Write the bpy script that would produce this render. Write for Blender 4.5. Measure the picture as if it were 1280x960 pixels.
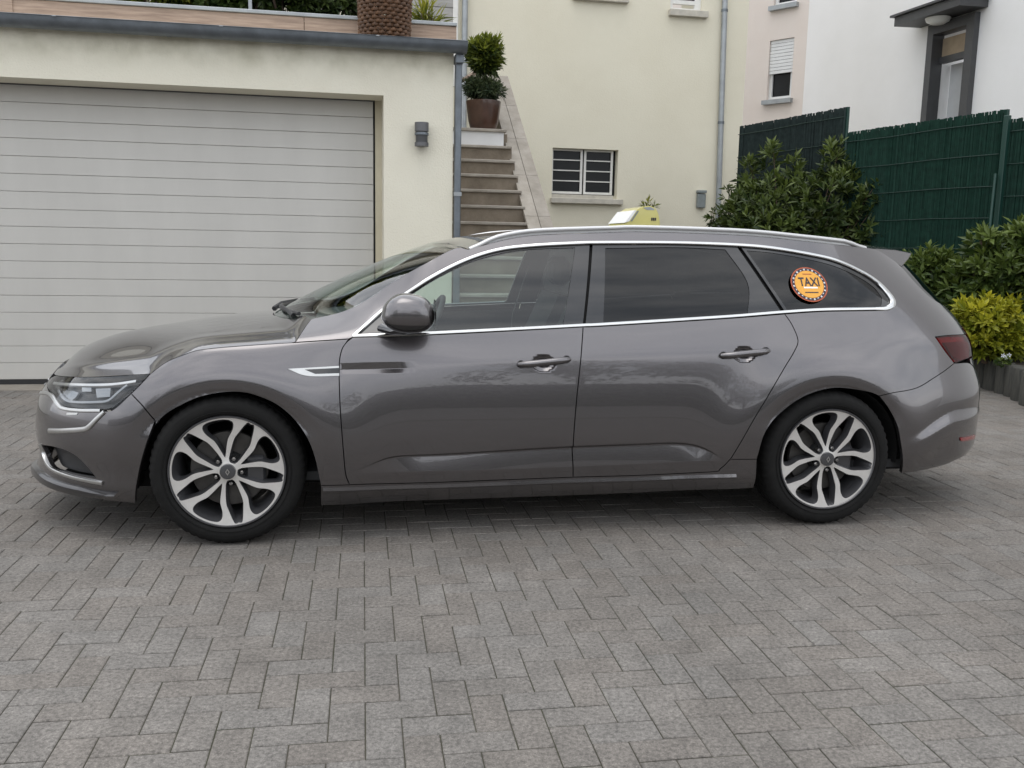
import bpy, bmesh, math, random
import numpy as np
from mathutils import Vector, Matrix
from mathutils.geometry import delaunay_2d_cdt

for o in list(bpy.data.objects):
    bpy.data.objects.remove(o, do_unlink=True)
S = bpy.context.scene
COL = S.collection

# ------------------------------------------------------------------ camera
FPX, PITCH, ROLL, CAMH = 1140.0, 0.15356391, -0.0197406, 1.34173644
_cp, _sp, _cr, _sr = math.cos(PITCH), math.sin(PITCH), math.cos(ROLL), math.sin(ROLL)
_right = np.array([1., 0, 0]); C_FWD = np.array([0, _cp, -_sp]); _down = np.array([0, -_sp, -_cp])
C_RIGHT = _cr*_right + _sr*_down
C_DOWN = -_sr*_right + _cr*_down
CAMP = np.array([0, 0, CAMH])
cam = bpy.data.cameras.new('camera')
cam.sensor_width = 36.0
cam.lens = 36.0*FPX/1280.0
cam.clip_start = 0.05
cam.clip_end = 2000
camo = bpy.data.objects.new('camera', cam)
COL.objects.link(camo)
_m = Matrix(((C_RIGHT[0], -C_DOWN[0], -C_FWD[0], 0), (C_RIGHT[1], -C_DOWN[1], -C_FWD[1], 0),
             (C_RIGHT[2], -C_DOWN[2], -C_FWD[2], CAMH), (0, 0, 0, 1)))
camo.matrix_world = _m
S.camera = camo
S.render.resolution_x, S.render.resolution_y = 1024, 768

# ------------------------------------------------------------------ sky, sun, exposure (bright overcast)
SUN_EL, SUN_AZ = math.radians(80), math.radians(225)     # azimuth clockwise from +Y
wd = bpy.data.worlds.new('World'); S.world = wd; wd.use_nodes = True
nt = wd.node_tree; nt.nodes.clear()
_out = nt.nodes.new('ShaderNodeOutputWorld'); _bg = nt.nodes.new('ShaderNodeBackground')
_sky = nt.nodes.new('ShaderNodeTexSky'); _sky.sky_type = 'NISHITA'; _sky.sun_disc = False
_sky.sun_elevation = SUN_EL; _sky.sun_rotation = SUN_AZ; _sky.air_density = 1.0; _sky.dust_density = 3.0
_hsv = nt.nodes.new('ShaderNodeHueSaturation'); _hsv.inputs['Saturation'].default_value = 0.40
nt.links.new(_sky.outputs[0], _hsv.inputs['Color'])
_tc = nt.nodes.new('ShaderNodeTexCoord'); _mp = nt.nodes.new('ShaderNodeMapping')
_mp.inputs['Scale'].default_value = (1.0, 1.6, 4.2)
_n = nt.nodes.new('ShaderNodeTexNoise'); _n.inputs['Scale'].default_value = 2.6; _n.inputs['Detail'].default_value = 6
_n.inputs['Roughness'].default_value = 0.58
nt.links.new(_tc.outputs['Generated'], _mp.inputs[0]); nt.links.new(_mp.outputs[0], _n.inputs['Vector'])
_r = nt.nodes.new('ShaderNodeValToRGB')
_r.color_ramp.elements[0].position = 0.36; _r.color_ramp.elements[0].color = (5.9, 6.4, 7.1, 1)
_r.color_ramp.elements[1].position = 0.62; _r.color_ramp.elements[1].color = (12.2, 12.3, 12.5, 1)
nt.links.new(_n.outputs['Fac'], _r.inputs[0])
_mx = nt.nodes.new('ShaderNodeMix'); _mx.data_type = 'RGBA'; _mx.inputs['Factor'].default_value = 0.75
nt.links.new(_hsv.outputs[0], _mx.inputs['A']); nt.links.new(_r.outputs[0], _mx.inputs['B'])
nt.links.new(_mx.outputs['Result'], _bg.inputs['Color']); _bg.inputs['Strength'].default_value = 0.14
nt.links.new(_bg.outputs[0], _out.inputs[0])
sl = bpy.data.lights.new('sun', 'SUN'); sl.energy = 0.5; sl.angle = math.radians(40); sl.color = (1, .97, .92)
so = bpy.data.objects.new('sun', sl); COL.objects.link(so)
_d = Vector((math.sin(SUN_AZ)*math.cos(SUN_EL), math.cos(SUN_AZ)*math.cos(SUN_EL), math.sin(SUN_EL)))
so.rotation_euler = _d.to_track_quat('Z', 'Y').to_euler()
S.render.engine = 'CYCLES'
vs = S.view_settings
vs.view_transform = 'Standard'; vs.look = 'None'; vs.exposure = 0.47; vs.gamma = 1.0; vs.use_curve_mapping = False

# ------------------------------------------------------------------ pixels to places
def ray(u, v):
    return (u-640.)/FPX*C_RIGHT + (v-480.)/FPX*C_DOWN + C_FWD
def ground_pt(u, v, z=0.0):
    d = ray(u, v); return CAMP + (z-CAMH)/d[2]*d
class Frame:
    """a right-handed local frame: s along a facade, t into it (away from the camera side), z up"""
    def __init__(self, origin, yaw):
        self.o = np.array([origin[0], origin[1], 0.0]); self.yaw = yaw
        c, s = math.cos(yaw), math.sin(yaw)
        self.M = np.array([[c, s, 0], [-s, c, 0], [0, 0, 1.]])
        self.c = self.M @ (CAMP-self.o)
    def px(self, u, v, t=0.0):
        d = self.M @ ray(u, v); k = (t-self.c[1])/d[1]
        p = self.c+k*d
        return float(p[0]), float(p[2])
    def world(self, s, t, z):
        return self.o + self.M.T @ np.array([s, t, z])
    def local(self, w):
        return self.M @ (np.array(w)-self.o)
# ------------------------------------------------------------------ the car body as a surface P(q, z) in car coordinates
# x runs rearwards from the front axle, y away from the camera side, z up; q = x along the flank, wrapping round nose and tail
CAR_YAW = 0.16716775
CAR_F = np.array([-1.22798037, 3.84992618, 0.])
_n2 = np.array([-math.sin(CAR_YAW), math.cos(CAR_YAW), 0])
CAR_O = CAR_F + _n2*0.915
CARF = Frame(CAR_O, CAR_YAW)
class Spl:
    def __init__(self, xs, ys):
        x = np.array(xs, float); y = np.array(ys, float); n = len(x); h = np.diff(x)
        A = np.zeros((n, n)); b = np.zeros(n); A[0, 0] = A[-1, -1] = 1
        for i in range(1, n-1):
            A[i, i-1] = h[i-1]; A[i, i] = 2*(h[i-1]+h[i]); A[i, i+1] = h[i]
            b[i] = 6*((y[i+1]-y[i])/h[i]-(y[i]-y[i-1])/h[i-1])
        self.m = np.linalg.solve(A, b); self.x, self.y, self.h = x, y, h
    def __call__(self, t):
        t = np.asarray(t, float); x, y, m, h = self.x, self.y, self.m, self.h
        tc = np.clip(t, x[0], x[-1]); i = np.clip(np.searchsorted(x, tc)-1, 0, len(x)-2)
        a = x[i+1]-tc; b = tc-x[i]; hi = h[i]
        r = (m[i]*a**3+m[i+1]*b**3)/(6*hi)+(y[i]/hi-m[i]*hi/6)*a+(y[i+1]/hi-m[i+1]*hi/6)*b
        s0 = (y[1]-y[0])/h[0]-h[0]*(2*m[0]+m[1])/6; s1 = (y[-1]-y[-2])/h[-1]+h[-1]*(m[-2]+2*m[-1])/6
        return r+np.minimum(t-x[0], 0)*s0+np.maximum(t-x[-1], 0)*s1
def sst(t):
    t = np.clip(t, 0, 1); return t*t*(3-2*t)
def spl(t, w):
    return w*np.logaddexp(0, t/w)
HANDLES = [CARF.px(682, 454.5, -.935), CARF.px(935, 443.5, -.93)]
NOSE_Z = [.10, .1533, .2174, .2723, .3409, .3728, .4711, .5912, .6308, .6912, .75, .85, .95]
NOSE_X = [-.95, -1.0, -1.02, -1.0, -.992, -1.0, -.999, -.968, -.943, -.8965, -.84, -.72, -.58]
TAIL_Z = [.1845, .2446, .3538, .4296, .6019, .6676, .7806, .8709, .9265, .9937, 1.0725, 1.1909, 1.2724, 1.36, 1.44]
TAIL_X = [3.82, 3.9309, 3.99, 3.9815, 3.9889, 3.9724, 3.9284, 3.9076, 3.8708, 3.8216, 3.7452, 3.6287, 3.543, 3.45, 3.37]
Q0F, QN, NF = 0.10, -1.0, 2.35
Q0R, QT, NR = 2.35, 3.9, 3.0
XN = Spl(NOSE_Z, NOSE_X)
XT = Spl(TAIL_Z, TAIL_X)
ZSH = Spl([-.9, -.2, .8, 1.67, 2.59, 3.31, 3.8], [.74, .765, .80, .83, .874, .925, .95])
ZBELT = Spl([-.9, -.6, -.3, -.16, .08, .3, .54, .86, 1.32, 1.66, 2.2, 2.72, 3.2, 3.8], [.68, .71, .775, .850, .888, .905, .925, .942, .962, .98, 1.012, 1.05, 1.08, 1.10])
ZCR = Spl([.5, .58, .674, .8, 1.526, 1.9, 2.068, 2.16, 2.263], [.325, .345, .384, .398, .426, .434, .432, .41, .351])
ZLO = Spl([.5, 1.54, 2.27], [.318, .324, .345])
def half_width(x, z):
    w = .014+.04*(1-sst((x-.6)/.5))
    y = .925-.42*np.maximum(.5-z, 0)**2-1.6*np.maximum(.265-z, 0)**1.6
    zq = np.minimum(z, ZSH(x)); zk = np.maximum(zq-.46, 0)
    y = y-.24*zk**2-.48*zk*np.maximum(z-ZSH(x), 0)
    y = y-.15*spl(z-ZSH(x), w)-.18*spl(z-ZBELT(x), .02)-.34*np.maximum(z-1.05, 0)**2
    y = y-1.7*(1-sst((x-.30)/.62))*spl(z-ZBELT(x), .012)
    for ax_ in (0.0, 2.809):
        rr = np.sqrt(((x-ax_)/.392)**2+((np.maximum(z, .33)-.335)/.356)**2)
        y = y+.026*np.exp(-((np.maximum(rr, 1.16)-1.16)/.42)**2)-.008*sst((1.16-rr)/.16)*sst((z-.46)/.14)-.005*sst((1.04-rr)/.04)*sst((z-.48)/.08)
    zc, zl = ZCR(x), ZLO(x)
    d = .024*sst((x-.52)/.34)*sst((2.275-x)/.16)
    t = (zc-z)/np.maximum(zc-zl, .02)
    y = y-d*sst(t/.16)*np.clip(1-t, 0, 1)*(t > 0)
    # recess behind the fender vent on the front door
    zu = .808+.02*(x-.5); zlo = zu-.050
    t = (zu-z)/np.maximum(zu-zlo, .002)
    dd = .008*sst((.825-x)/.11)*(x > .485)
    prof = np.where(t < .62, np.clip(t/.62, 0, 1), np.clip((1-t)/.38, 0, 1))
    y = y-dd*prof
    for hx, hz in HANDLES:
        rr = ((x-hx)/.052)**2+((z-hz+.004)/.036)**2
        y = y-.016*sst(1.25-rr)
    # ledge low on the rear bumper
    t = (x-3.16)/.42
    zl2 = .40+.115*sst(t)
    y = y+.024*sst((x-3.15)/.35)*sst((zl2-z)/.06+.5)*(1-.95*sst((zl2-.05-z)/.13))
    return y
def P(q, z):
    q = np.asarray(q, float); z = np.asarray(z, float); q, z = np.broadcast_arrays(q, z)
    x = q.copy(); k = np.ones_like(x)
    f = q < Q0F
    ph = np.clip((Q0F-q)/(Q0F-QN), 0, 1)*math.pi/2
    a = Q0F-XN(z); b = .925
    c_, s_ = np.cos(ph), np.sin(ph)
    r = (np.maximum(c_/b, 0)**NF+np.maximum(s_/a, 0)**NF)**(-1/NF)
    x = np.where(f, Q0F-r*s_, x); k = np.where(f, r*c_/b, k)
    g = q > Q0R
    ph = np.clip((q-Q0R)/(QT-Q0R), 0, 1)*math.pi/2
    a = XT(z)-Q0R
    c_, s_ = np.cos(ph), np.sin(ph)
    r = (np.maximum(c_/b, 0)**NR+np.maximum(s_/a, 0)**NR)**(-1/NR)
    x = np.where(g, Q0R+r*s_, x); k = np.where(g, r*c_/b, k)
    return np.stack([x, -half_width(x, z)*k, z], -1)
def PN(q, z, fn=None):
    fn = fn or P
    e = 1e-3
    a = fn(q+e, z)-fn(q-e, z); b = fn(q, z+e)-fn(q, z-e)
    n = np.cross(a, b); l = np.linalg.norm(n, axis=-1, keepdims=True)
    return n/np.maximum(l, 1e-12)
_CM = np.array([C_RIGHT, C_DOWN, C_FWD]) @ CARF.M.T
def project_local(p):
    d = (np.asarray(p)-CARF.c) @ _CM.T
    return np.stack([640+FPX*d[..., 0]/d[..., 2], 480+FPX*d[..., 1]/d[..., 2]], -1)
_gq, _gz = np.meshgrid(np.linspace(QN+.01, QT-.01, 260), np.linspace(.14, 1.42, 110), indexing='ij')
_gp = P(_gq, _gz); _gn = PN(_gq, _gz)
_gvis = ((CARF.c-_gp)*_gn).sum(-1) > 0
_guv = project_local(_gp); _guv[~_gvis] = 1e6
def inv(u, v):
    """pixel -> (q, z) on the near flank"""
    d = (_guv[..., 0]-u)**2+(_guv[..., 1]-v)**2
    i = np.unravel_index(np.argmin(d), d.shape)
    q, z = _gq[i], _gz[i]; best = (d[i], q, z)
    for _ in range(12):
        p0 = project_local(P(q, z)); e = np.array([u, v])-p0; dd = float(e@e)
        if dd < best[0]: best = (dd, q, z)
        if dd < 1e-4: break
        h = 1e-4
        J = np.stack([(project_local(P(q+h, z))-p0)/h, (project_local(P(q, z+h))-p0)/h], -1)
        st = np.linalg.lstsq(J.T@J+np.eye(2)*1e2, J.T@e, rcond=None)[0]
        q += float(np.clip(st[0], -.04, .04)); z += float(np.clip(st[1], -.04, .04))
    return best[1], best[2]
# ------------------------------------------------------------------ materials
MATS = {}
def nodemat(name):
    m = bpy.data.materials.new(name); m.use_nodes = True; MATS[name] = m
    t = m.node_tree; t.nodes.clear()
    o = t.nodes.new('ShaderNodeOutputMaterial'); return m, t, o
def pbr(name, col, rough=.5, metal=0., coat=0., var=0., vscale=8., bump=0., bscale=60., spec=.5, col2=None, obj_var=0., detail=6.,
        streak=None, emit=None, coat_rough=.03, rvar=0.):
    m, t, o = nodemat(name)
    b = t.nodes.new('ShaderNodeBsdfPrincipled'); t.links.new(b.outputs[0], o.inputs[0])
    b.inputs['Base Color'].default_value = (*col, 1); b.inputs['Roughness'].default_value = rough
    b.inputs['Metallic'].default_value = metal; b.inputs['Coat Weight'].default_value = coat
    b.inputs['Coat Roughness'].default_value = coat_rough; b.inputs['Specular IOR Level'].default_value = spec
    tc = t.nodes.new('ShaderNodeTexCoord'); src = tc.outputs['Object']
    if streak:
        mp = t.nodes.new('ShaderNodeMapping'); mp.inputs['Scale'].default_value = streak
        t.links.new(src, mp.inputs[0]); src = mp.outputs[0]
    last = None
    if var > 0 or col2:
        n = t.nodes.new('ShaderNodeTexNoise'); n.inputs['Scale'].default_value = vscale; n.inputs['Detail'].default_value = detail
        n.inputs['Roughness'].default_value = .6
        t.links.new(src, n.inputs['Vector'])
        mx = t.nodes.new('ShaderNodeMix'); mx.data_type = 'RGBA'
        c2 = col2 or tuple(c*(1-var) for c in col); c1 = col if col2 else tuple(min(1, c*(1+var*.5)) for c in col)
        mr = t.nodes.new('ShaderNodeMapRange'); mr.inputs['From Min'].default_value = .33; mr.inputs['From Max'].default_value = .67
        t.links.new(n.outputs['Fac'], mr.inputs[0])
        t.links.new(mr.outputs[0], mx.inputs['Factor']); mx.inputs['A'].default_value = (*c2, 1); mx.inputs['B'].default_value = (*c1, 1)
        last = mx.outputs['Result']
        if rvar:
            m2 = t.nodes.new('ShaderNodeMapRange'); m2.inputs['To Min'].default_value = rough-rvar; m2.inputs['To Max'].default_value = rough+rvar
            t.links.new(n.outputs['Fac'], m2.inputs[0]); t.links.new(m2.outputs[0], b.inputs['Roughness'])
    if obj_var:
        oi = t.nodes.new('ShaderNodeObjectInfo'); hs = t.nodes.new('ShaderNodeHueSaturation')
        mr = t.nodes.new('ShaderNodeMapRange'); mr.inputs['To Min'].default_value = 1-obj_var; mr.inputs['To Max'].default_value = 1+obj_var
        t.links.new(oi.outputs['Random'], mr.inputs[0]); t.links.new(mr.outputs[0], hs.inputs['Value'])
        if last: t.links.new(last, hs.inputs['Color'])
        else: hs.inputs['Color'].default_value = (*col, 1)
        last = hs.outputs[0]
    if last: t.links.new(last, b.inputs['Base Color'])
    if bump:
        n = t.nodes.new('ShaderNodeTexNoise'); n.inputs['Scale'].default_value = bscale; n.inputs['Detail'].default_value = 5
        t.links.new(tc.outputs['Object'], n.inputs['Vector'])
        bp = t.nodes.new('ShaderNodeBump'); bp.inputs['Strength'].default_value = bump; bp.inputs['Distance'].default_value = .01
        t.links.new(n.outputs['Fac'], bp.inputs['Height']); t.links.new(bp.outputs[0], b.inputs['Normal'])
    if emit:
        b.inputs['Emission Color'].default_value = (*emit[0], 1); b.inputs['Emission Strength'].default_value = emit[1]
    return m
def glassmat(name, tint, gloss=1.0, rough=.0, ior=1.5, add=None):
    m, t, o = nodemat(name)
    tr = t.nodes.new('ShaderNodeBsdfTransparent'); tr.inputs[0].default_value = (*tint, 1)
    gl = t.nodes.new('ShaderNodeBsdfGlossy'); gl.inputs['Roughness'].default_value = rough; gl.inputs[0].default_value = (gloss,)*3+(1,)
    fr = t.nodes.new('ShaderNodeFresnel')
    ge = t.nodes.new('ShaderNodeNewGeometry'); mi_ = t.nodes.new('ShaderNodeMix'); t.links.new(ge.outputs['Backfacing'], mi_.inputs['Factor'])   # a thin pane reflects alike from both faces
    mi_.inputs['A'].default_value = ior; mi_.inputs['B'].default_value = 1/ior; t.links.new(mi_.outputs['Result'], fr.inputs[0])
    mx = t.nodes.new('ShaderNodeMixShader'); t.links.new(fr.outputs[0], mx.inputs[0])
    t.links.new(tr.outputs[0], mx.inputs[1]); t.links.new(gl.outputs[0], mx.inputs[2])
    t.links.new(mx.outputs[0], o.inputs[0]); return m
pbr('paint', (.146, .138, .142), .25, .90, 1.0, var=.07, vscale=420, coat_rough=.02)
pbr('paint_dark', (.06, .058, .06), .3, .6, .6)
pbr('chrome', (.66, .66, .65), .13, 1.0, var=.04, vscale=20)
pbr('satin_chrome', (.55, .55, .54), .28, 1.0, var=.06, vscale=20)
pbr('gloss_black', (.012, .012, .013), .06, 0, .6)
pbr('black_plastic', (.022, .022, .023), .45, 0, bump=.08, bscale=300)
pbr('matte_black', (.008, .008, .008), .9, 0)
pbr('rubber', (.011, .0108, .0105), .8, 0, spec=.22, bump=.12, bscale=90, var=.25, vscale=14)
pbr('alloy', (.70, .68, .65), .36, .55, var=.06, vscale=30)
pbr('alloy_dark', (.085, .085, .09), .30, .5, .4)
pbr('steel', (.30, .29, .28), .4, 1.0, var=.3, vscale=10)
pbr('disc_steel', (.10, .095, .09), .5, .8, var=.3, vscale=10)
pbr('interior', (.040, .041, .043), .7, 0, var=.2, vscale=6)
pbr('interior_light', (.16, .16, .155), .8, 0, var=.1)
pbr('lamp_red', (.34, .016, .02), .08, 0, 1.0, var=.25, vscale=12)
pbr('lamp_dark_red', (.035, .004, .006), .12, 0, 1.0)
pbr('lamp_inner', (.012, .012, .013), .25, .4)
pbr('led_white', (.24, .25, .26), .15, .6, .5)
pbr('rail_silver', (.58, .58, .58), .30, .35, .3)
pbr('orange_film', (.70, .33, .025), .35, 0, .3)
pbr('red_film', (.36, .07, .02), .4)
pbr('white_film', (.80, .80, .77), .4)
pbr('dark_film', (.02, .015, .03), .4)
pbr('taxi_yellow', (.58, .53, .19), .28, 0, .5, var=.08, vscale=6)
glassmat('glass', (.70, .80, .77), ior=1.65)
glassmat('windscreen_glass', (.80, .90, .86), ior=1.6)
glassmat('privacy_glass', (.045, .05, .055))
glassmat('lens', (.93, .94, .95))
glassmat('red_lens', (.55, .06, .07), gloss=.7)

# ------------------------------------------------------------------ mesh helpers
def tag(o, label=None, cat=None, group=None, kind=None):
    if label: o['label'] = label
    if cat: o['category'] = cat
    if group: o['group'] = group
    if kind: o['kind'] = kind
    return o
def empty(name, loc=(0, 0, 0), rz=0., parent=None):
    o = bpy.data.objects.new(name, None); COL.objects.link(o); o.location = loc; o.rotation_euler = (0, 0, rz)
    o.empty_display_size = .2
    if parent: o.parent = parent
    return o
def meshobj(name, verts, faces, mat, parent=None, smooth=False, normals=None, loc=None, rot=None, mats=None, mi=None):
    me = bpy.data.meshes.new(name)
    me.from_pydata([tuple(map(float, v)) for v in verts], [], [tuple(map(int, f)) for f in faces]); me.update()
    for k in (mats or [mat]): me.materials.append(MATS[k])
    if mi is not None: me.polygons.foreach_set('material_index', list(mi))
    if smooth or normals is not None: me.polygons.foreach_set('use_smooth', [True]*len(me.polygons))
    if normals is not None: me.normals_split_custom_set_from_vertices([tuple(map(float, n)) for n in normals])
    o = bpy.data.objects.new(name, me); COL.objects.link(o)
    if parent: o.parent = parent
    if loc is not None: o.location = loc
    if rot is not None: o.rotation_euler = rot
    return o
def linkcopy(o, parent=None, loc=None, rot=None, scale=None):
    c = o.copy(); COL.objects.link(c)
    c.parent = parent
    if loc is not None: c.location = loc
    if rot is not None: c.rotation_euler = rot
    if scale is not None: c.scale = scale
    return c
def kids(o):
    return [c for c in bpy.data.objects if c.parent == o]
class MB:
    """collects simple solids into one mesh"""
    def __init__(s): s.v = []; s.f = []
    def add(s, v, f):
        b = len(s.v); s.v += [tuple(map(float, p)) for p in v]; s.f += [tuple(i+b for i in q) for q in f]; return s
    def box(s, a, b, bev=0.):
        (x0, y0, z0), (x1, y1, z1) = a, b
        x0, x1 = min(x0, x1), max(x0, x1); y0, y1 = min(y0, y1), max(y0, y1); z0, z1 = min(z0, z1), max(z0, z1)
        e = min(bev, (x1-x0)*.49, (y1-y0)*.49, (z1-z0)*.49)
        if e <= 0:
            v = [(x, y, z) for x in (x0, x1) for y in (y0, y1) for z in (z0, z1)]
            return s.add(v, [(0, 1, 3, 2), (4, 6, 7, 5), (0, 4, 5, 1), (2, 3, 7, 6), (0, 2, 6, 4), (1, 5, 7, 3)])
        bm = bmesh.new(); bmesh.ops.create_cube(bm, size=1)
        for w in bm.verts: w.co = ((x0+x1)/2+w.co.x*(x1-x0), (y0+y1)/2+w.co.y*(y1-y0), (z0+z1)/2+w.co.z*(z1-z0))
        bmesh.ops.bevel(bm, geom=bm.edges[:], offset=e, segments=1, affect='EDGES')
        bm.verts.index_update(); v = [w.co[:] for w in bm.verts]; f = [[w.index for w in q.verts] for q in bm.faces]; bm.free()
        return s.add(v, f)
    def prism(s, pts, d):
        """pts: planar loop (3d), d: extrusion vector"""
        n = len(pts); d = np.array(d, float); p = [np.array(q, float) for q in pts]
        return s.add(p+[q+d for q in p], [tuple(range(n))[::-1], tuple(range(n, 2*n))]+[(i, (i+1) % n, n+(i+1) % n, n+i) for i in range(n)])
    def tube(s, pts, r, seg=10, cap=True, flat=1.0):
        P_ = [np.array(p, float) for p in pts]; n = len(P_); rs = r if hasattr(r, '__len__') else [r]*n
        up = np.array([0, 0, 1.]); rings = []
        for i in range(n):
            t = P_[min(i+1, n-1)]-P_[max(i-1, 0)]; t = t/max(np.linalg.norm(t), 1e-9)
            a = np.cross(t, up)
            if np.linalg.norm(a) < 1e-3: a = np.cross(t, np.array([0, 1., 0]))
            a = a/np.linalg.norm(a); b = np.cross(a, t)
            rings.append([P_[i]+rs[i]*(math.cos(k*2*math.pi/seg)*a+flat*math.sin(k*2*math.pi/seg)*b) for k in range(seg)])
        v = [p for rg in rings for p in rg]
        f = [(i*seg+k, i*seg+(k+1) % seg, (i+1)*seg+(k+1) % seg, (i+1)*seg+k) for i in range(n-1) for k in range(seg)]
        if cap: f += [tuple(range(seg))[::-1], tuple((n-1)*seg+k for k in range(seg))]
        return s.add(v, f)
    def lathe(s, prof, seg=48, axis='z', c=(0, 0, 0), close=False):
        """prof: (r, h) list"""
        v = []; m = len(prof)
        for k in range(seg):
            a = k*2*math.pi/seg
            for r, h in prof:
                x, y = r*math.cos(a), r*math.sin(a)
                p = (x, y, h) if axis == 'z' else (x, h, y) if axis == 'y' else (h, x, y)
                v.append((p[0]+c[0], p[1]+c[1], p[2]+c[2]))
        f = []
        for k in range(seg):
            k2 = (k+1) % seg
            for i in range(m-1+(1 if close else 0)):
                j = (i+1) % m; f.append((k*m+i, k2*m+i, k2*m+j, k*m+j))
        return s.add(v, f)
    def build(s, name, mat, parent=None, smooth=False, loc=None, rot=None, auto=None):
        o = meshobj(name, s.v, s.f, mat, parent, smooth, None, loc, rot)
        bm = bmesh.new(); bm.from_mesh(o.data); bmesh.ops.remove_doubles(bm, verts=bm.verts[:], dist=1e-6)
        bmesh.ops.recalc_face_normals(bm, faces=bm.faces[:]); bm.to_mesh(o.data); bm.free()
        if auto is not None:
            o.data.polygons.foreach_set('use_smooth', [True]*len(o.data.polygons)); o.data.set_sharp_from_angle(angle=math.radians(auto))
        return o
def catmull(pts, sub=6):
    p = [np.array(q, float) for q in pts]
    if len(p) < 3: return p
    p = [2*p[0]-p[1]]+p+[2*p[-1]-p[-2]]; out = []
    for i in range(1, len(p)-2):
        for k in range(sub):
            t = k/sub; a, b, c, d = p[i-1], p[i], p[i+1], p[i+2]
            out.append(.5*((2*b)+(-a+c)*t+(2*a-5*b+4*c-d)*t*t+(-a+3*b-3*c+d)*t**3))
    out.append(p[-2]); return out
def inpoly(x, y, poly):
    poly = np.asarray(poly); r = np.zeros(x.shape, bool); n = len(poly); j = n-1
    for i in range(n):
        xi, yi = poly[i]; xj, yj = poly[j]
        c = ((yi > y) != (yj > y)) & (x < (xj-xi)*(y-yi)/((yj-yi) if yj != yi else 1e-12)+xi)
        r ^= c; j = i
    return r
def resample(loop, step):
    out = []; n = len(loop)
    for i in range(n):
        a = np.array(loop[i]); b = np.array(loop[(i+1) % n]); d = np.linalg.norm(b-a)
        if d < 1e-6: continue
        k = max(1, int(math.ceil(d/step)))
        for j in range(k): out.append(a+(b-a)*j/k)
    # drop near doubles
    res = []
    for p in out:
        if not res or np.linalg.norm(p-res[-1]) > 5e-4: res.append(p)
    if len(res) > 2 and np.linalg.norm(res[0]-res[-1]) < 5e-4: res.pop()
    return np.array(res)
def area(l):
    x, y = np.asarray(l).T; return .5*float(np.sum(x*np.roll(y, -1)-np.roll(x, -1)*y))
def shrink(loop, d):
    """move a loop towards its inside by d (approximate)"""
    l = np.asarray(loop); s = 1 if area(l) > 0 else -1
    t = np.roll(l, -1, 0)-np.roll(l, 1, 0); t /= np.maximum(np.linalg.norm(t, axis=1, keepdims=True), 1e-9)
    return l+s*d*np.stack([-t[:, 1], t[:, 0]], 1)
def cdt(loops, step, extra=None):
    """conforming triangulation of a polygon with holes, grid points inside"""
    V = []; E = []
    for l in loops:
        b = len(V); n = len(l); V += [tuple(p) for p in l]; E += [(b+i, b+(i+1) % n) for i in range(n)]
    o = loops[0]; lo = o.min(0); hi = o.max(0)
    gx, gy = np.meshgrid(np.arange(lo[0]+step*.4, hi[0], step), np.arange(lo[1]+step*.4, hi[1], step), indexing='ij')
    gx = gx.ravel(); gy = gy.ravel()
    if extra is not None:
        gx = np.concatenate([gx, extra[:, 0]]); gy = np.concatenate([gy, extra[:, 1]]); nex = len(extra)
    thr = np.full(len(gx), step*.45)
    if extra is not None: thr[-nex:] = .0025
    k = inpoly(gx, gy, o)
    for h in loops[1:]: k &= ~inpoly(gx, gy, h)
    gx, gy, thr = gx[k], gy[k], thr[k]
    if len(gx):
        md = np.full(len(gx), 1e9)
        for l in loops:
            a = l; b = np.roll(l, -1, 0)
            for p, q in zip(a, b):
                ab = q-p; t = np.clip(((gx-p[0])*ab[0]+(gy-p[1])*ab[1])/max(ab@ab, 1e-12), 0, 1)
                md = np.minimum(md, np.hypot(gx-p[0]-t*ab[0], gy-p[1]-t*ab[1]))
        k = md > thr; V += list(zip(gx[k], gy[k]))
    r = delaunay_2d_cdt([Vector((float(a), float(b))) for a, b in V], E, [], 0, 1e-7)
    vv = np.array([(p.x, p.y) for p in r[0]]); ff = np.array([t for t in r[2]])
    c = vv[ff].mean(1)
    k = inpoly(c[:, 0], c[:, 1], loops[0])
    for h in loops[1:]: k &= ~inpoly(c[:, 0], c[:, 1], h)
    return vv, ff[k]
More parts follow.
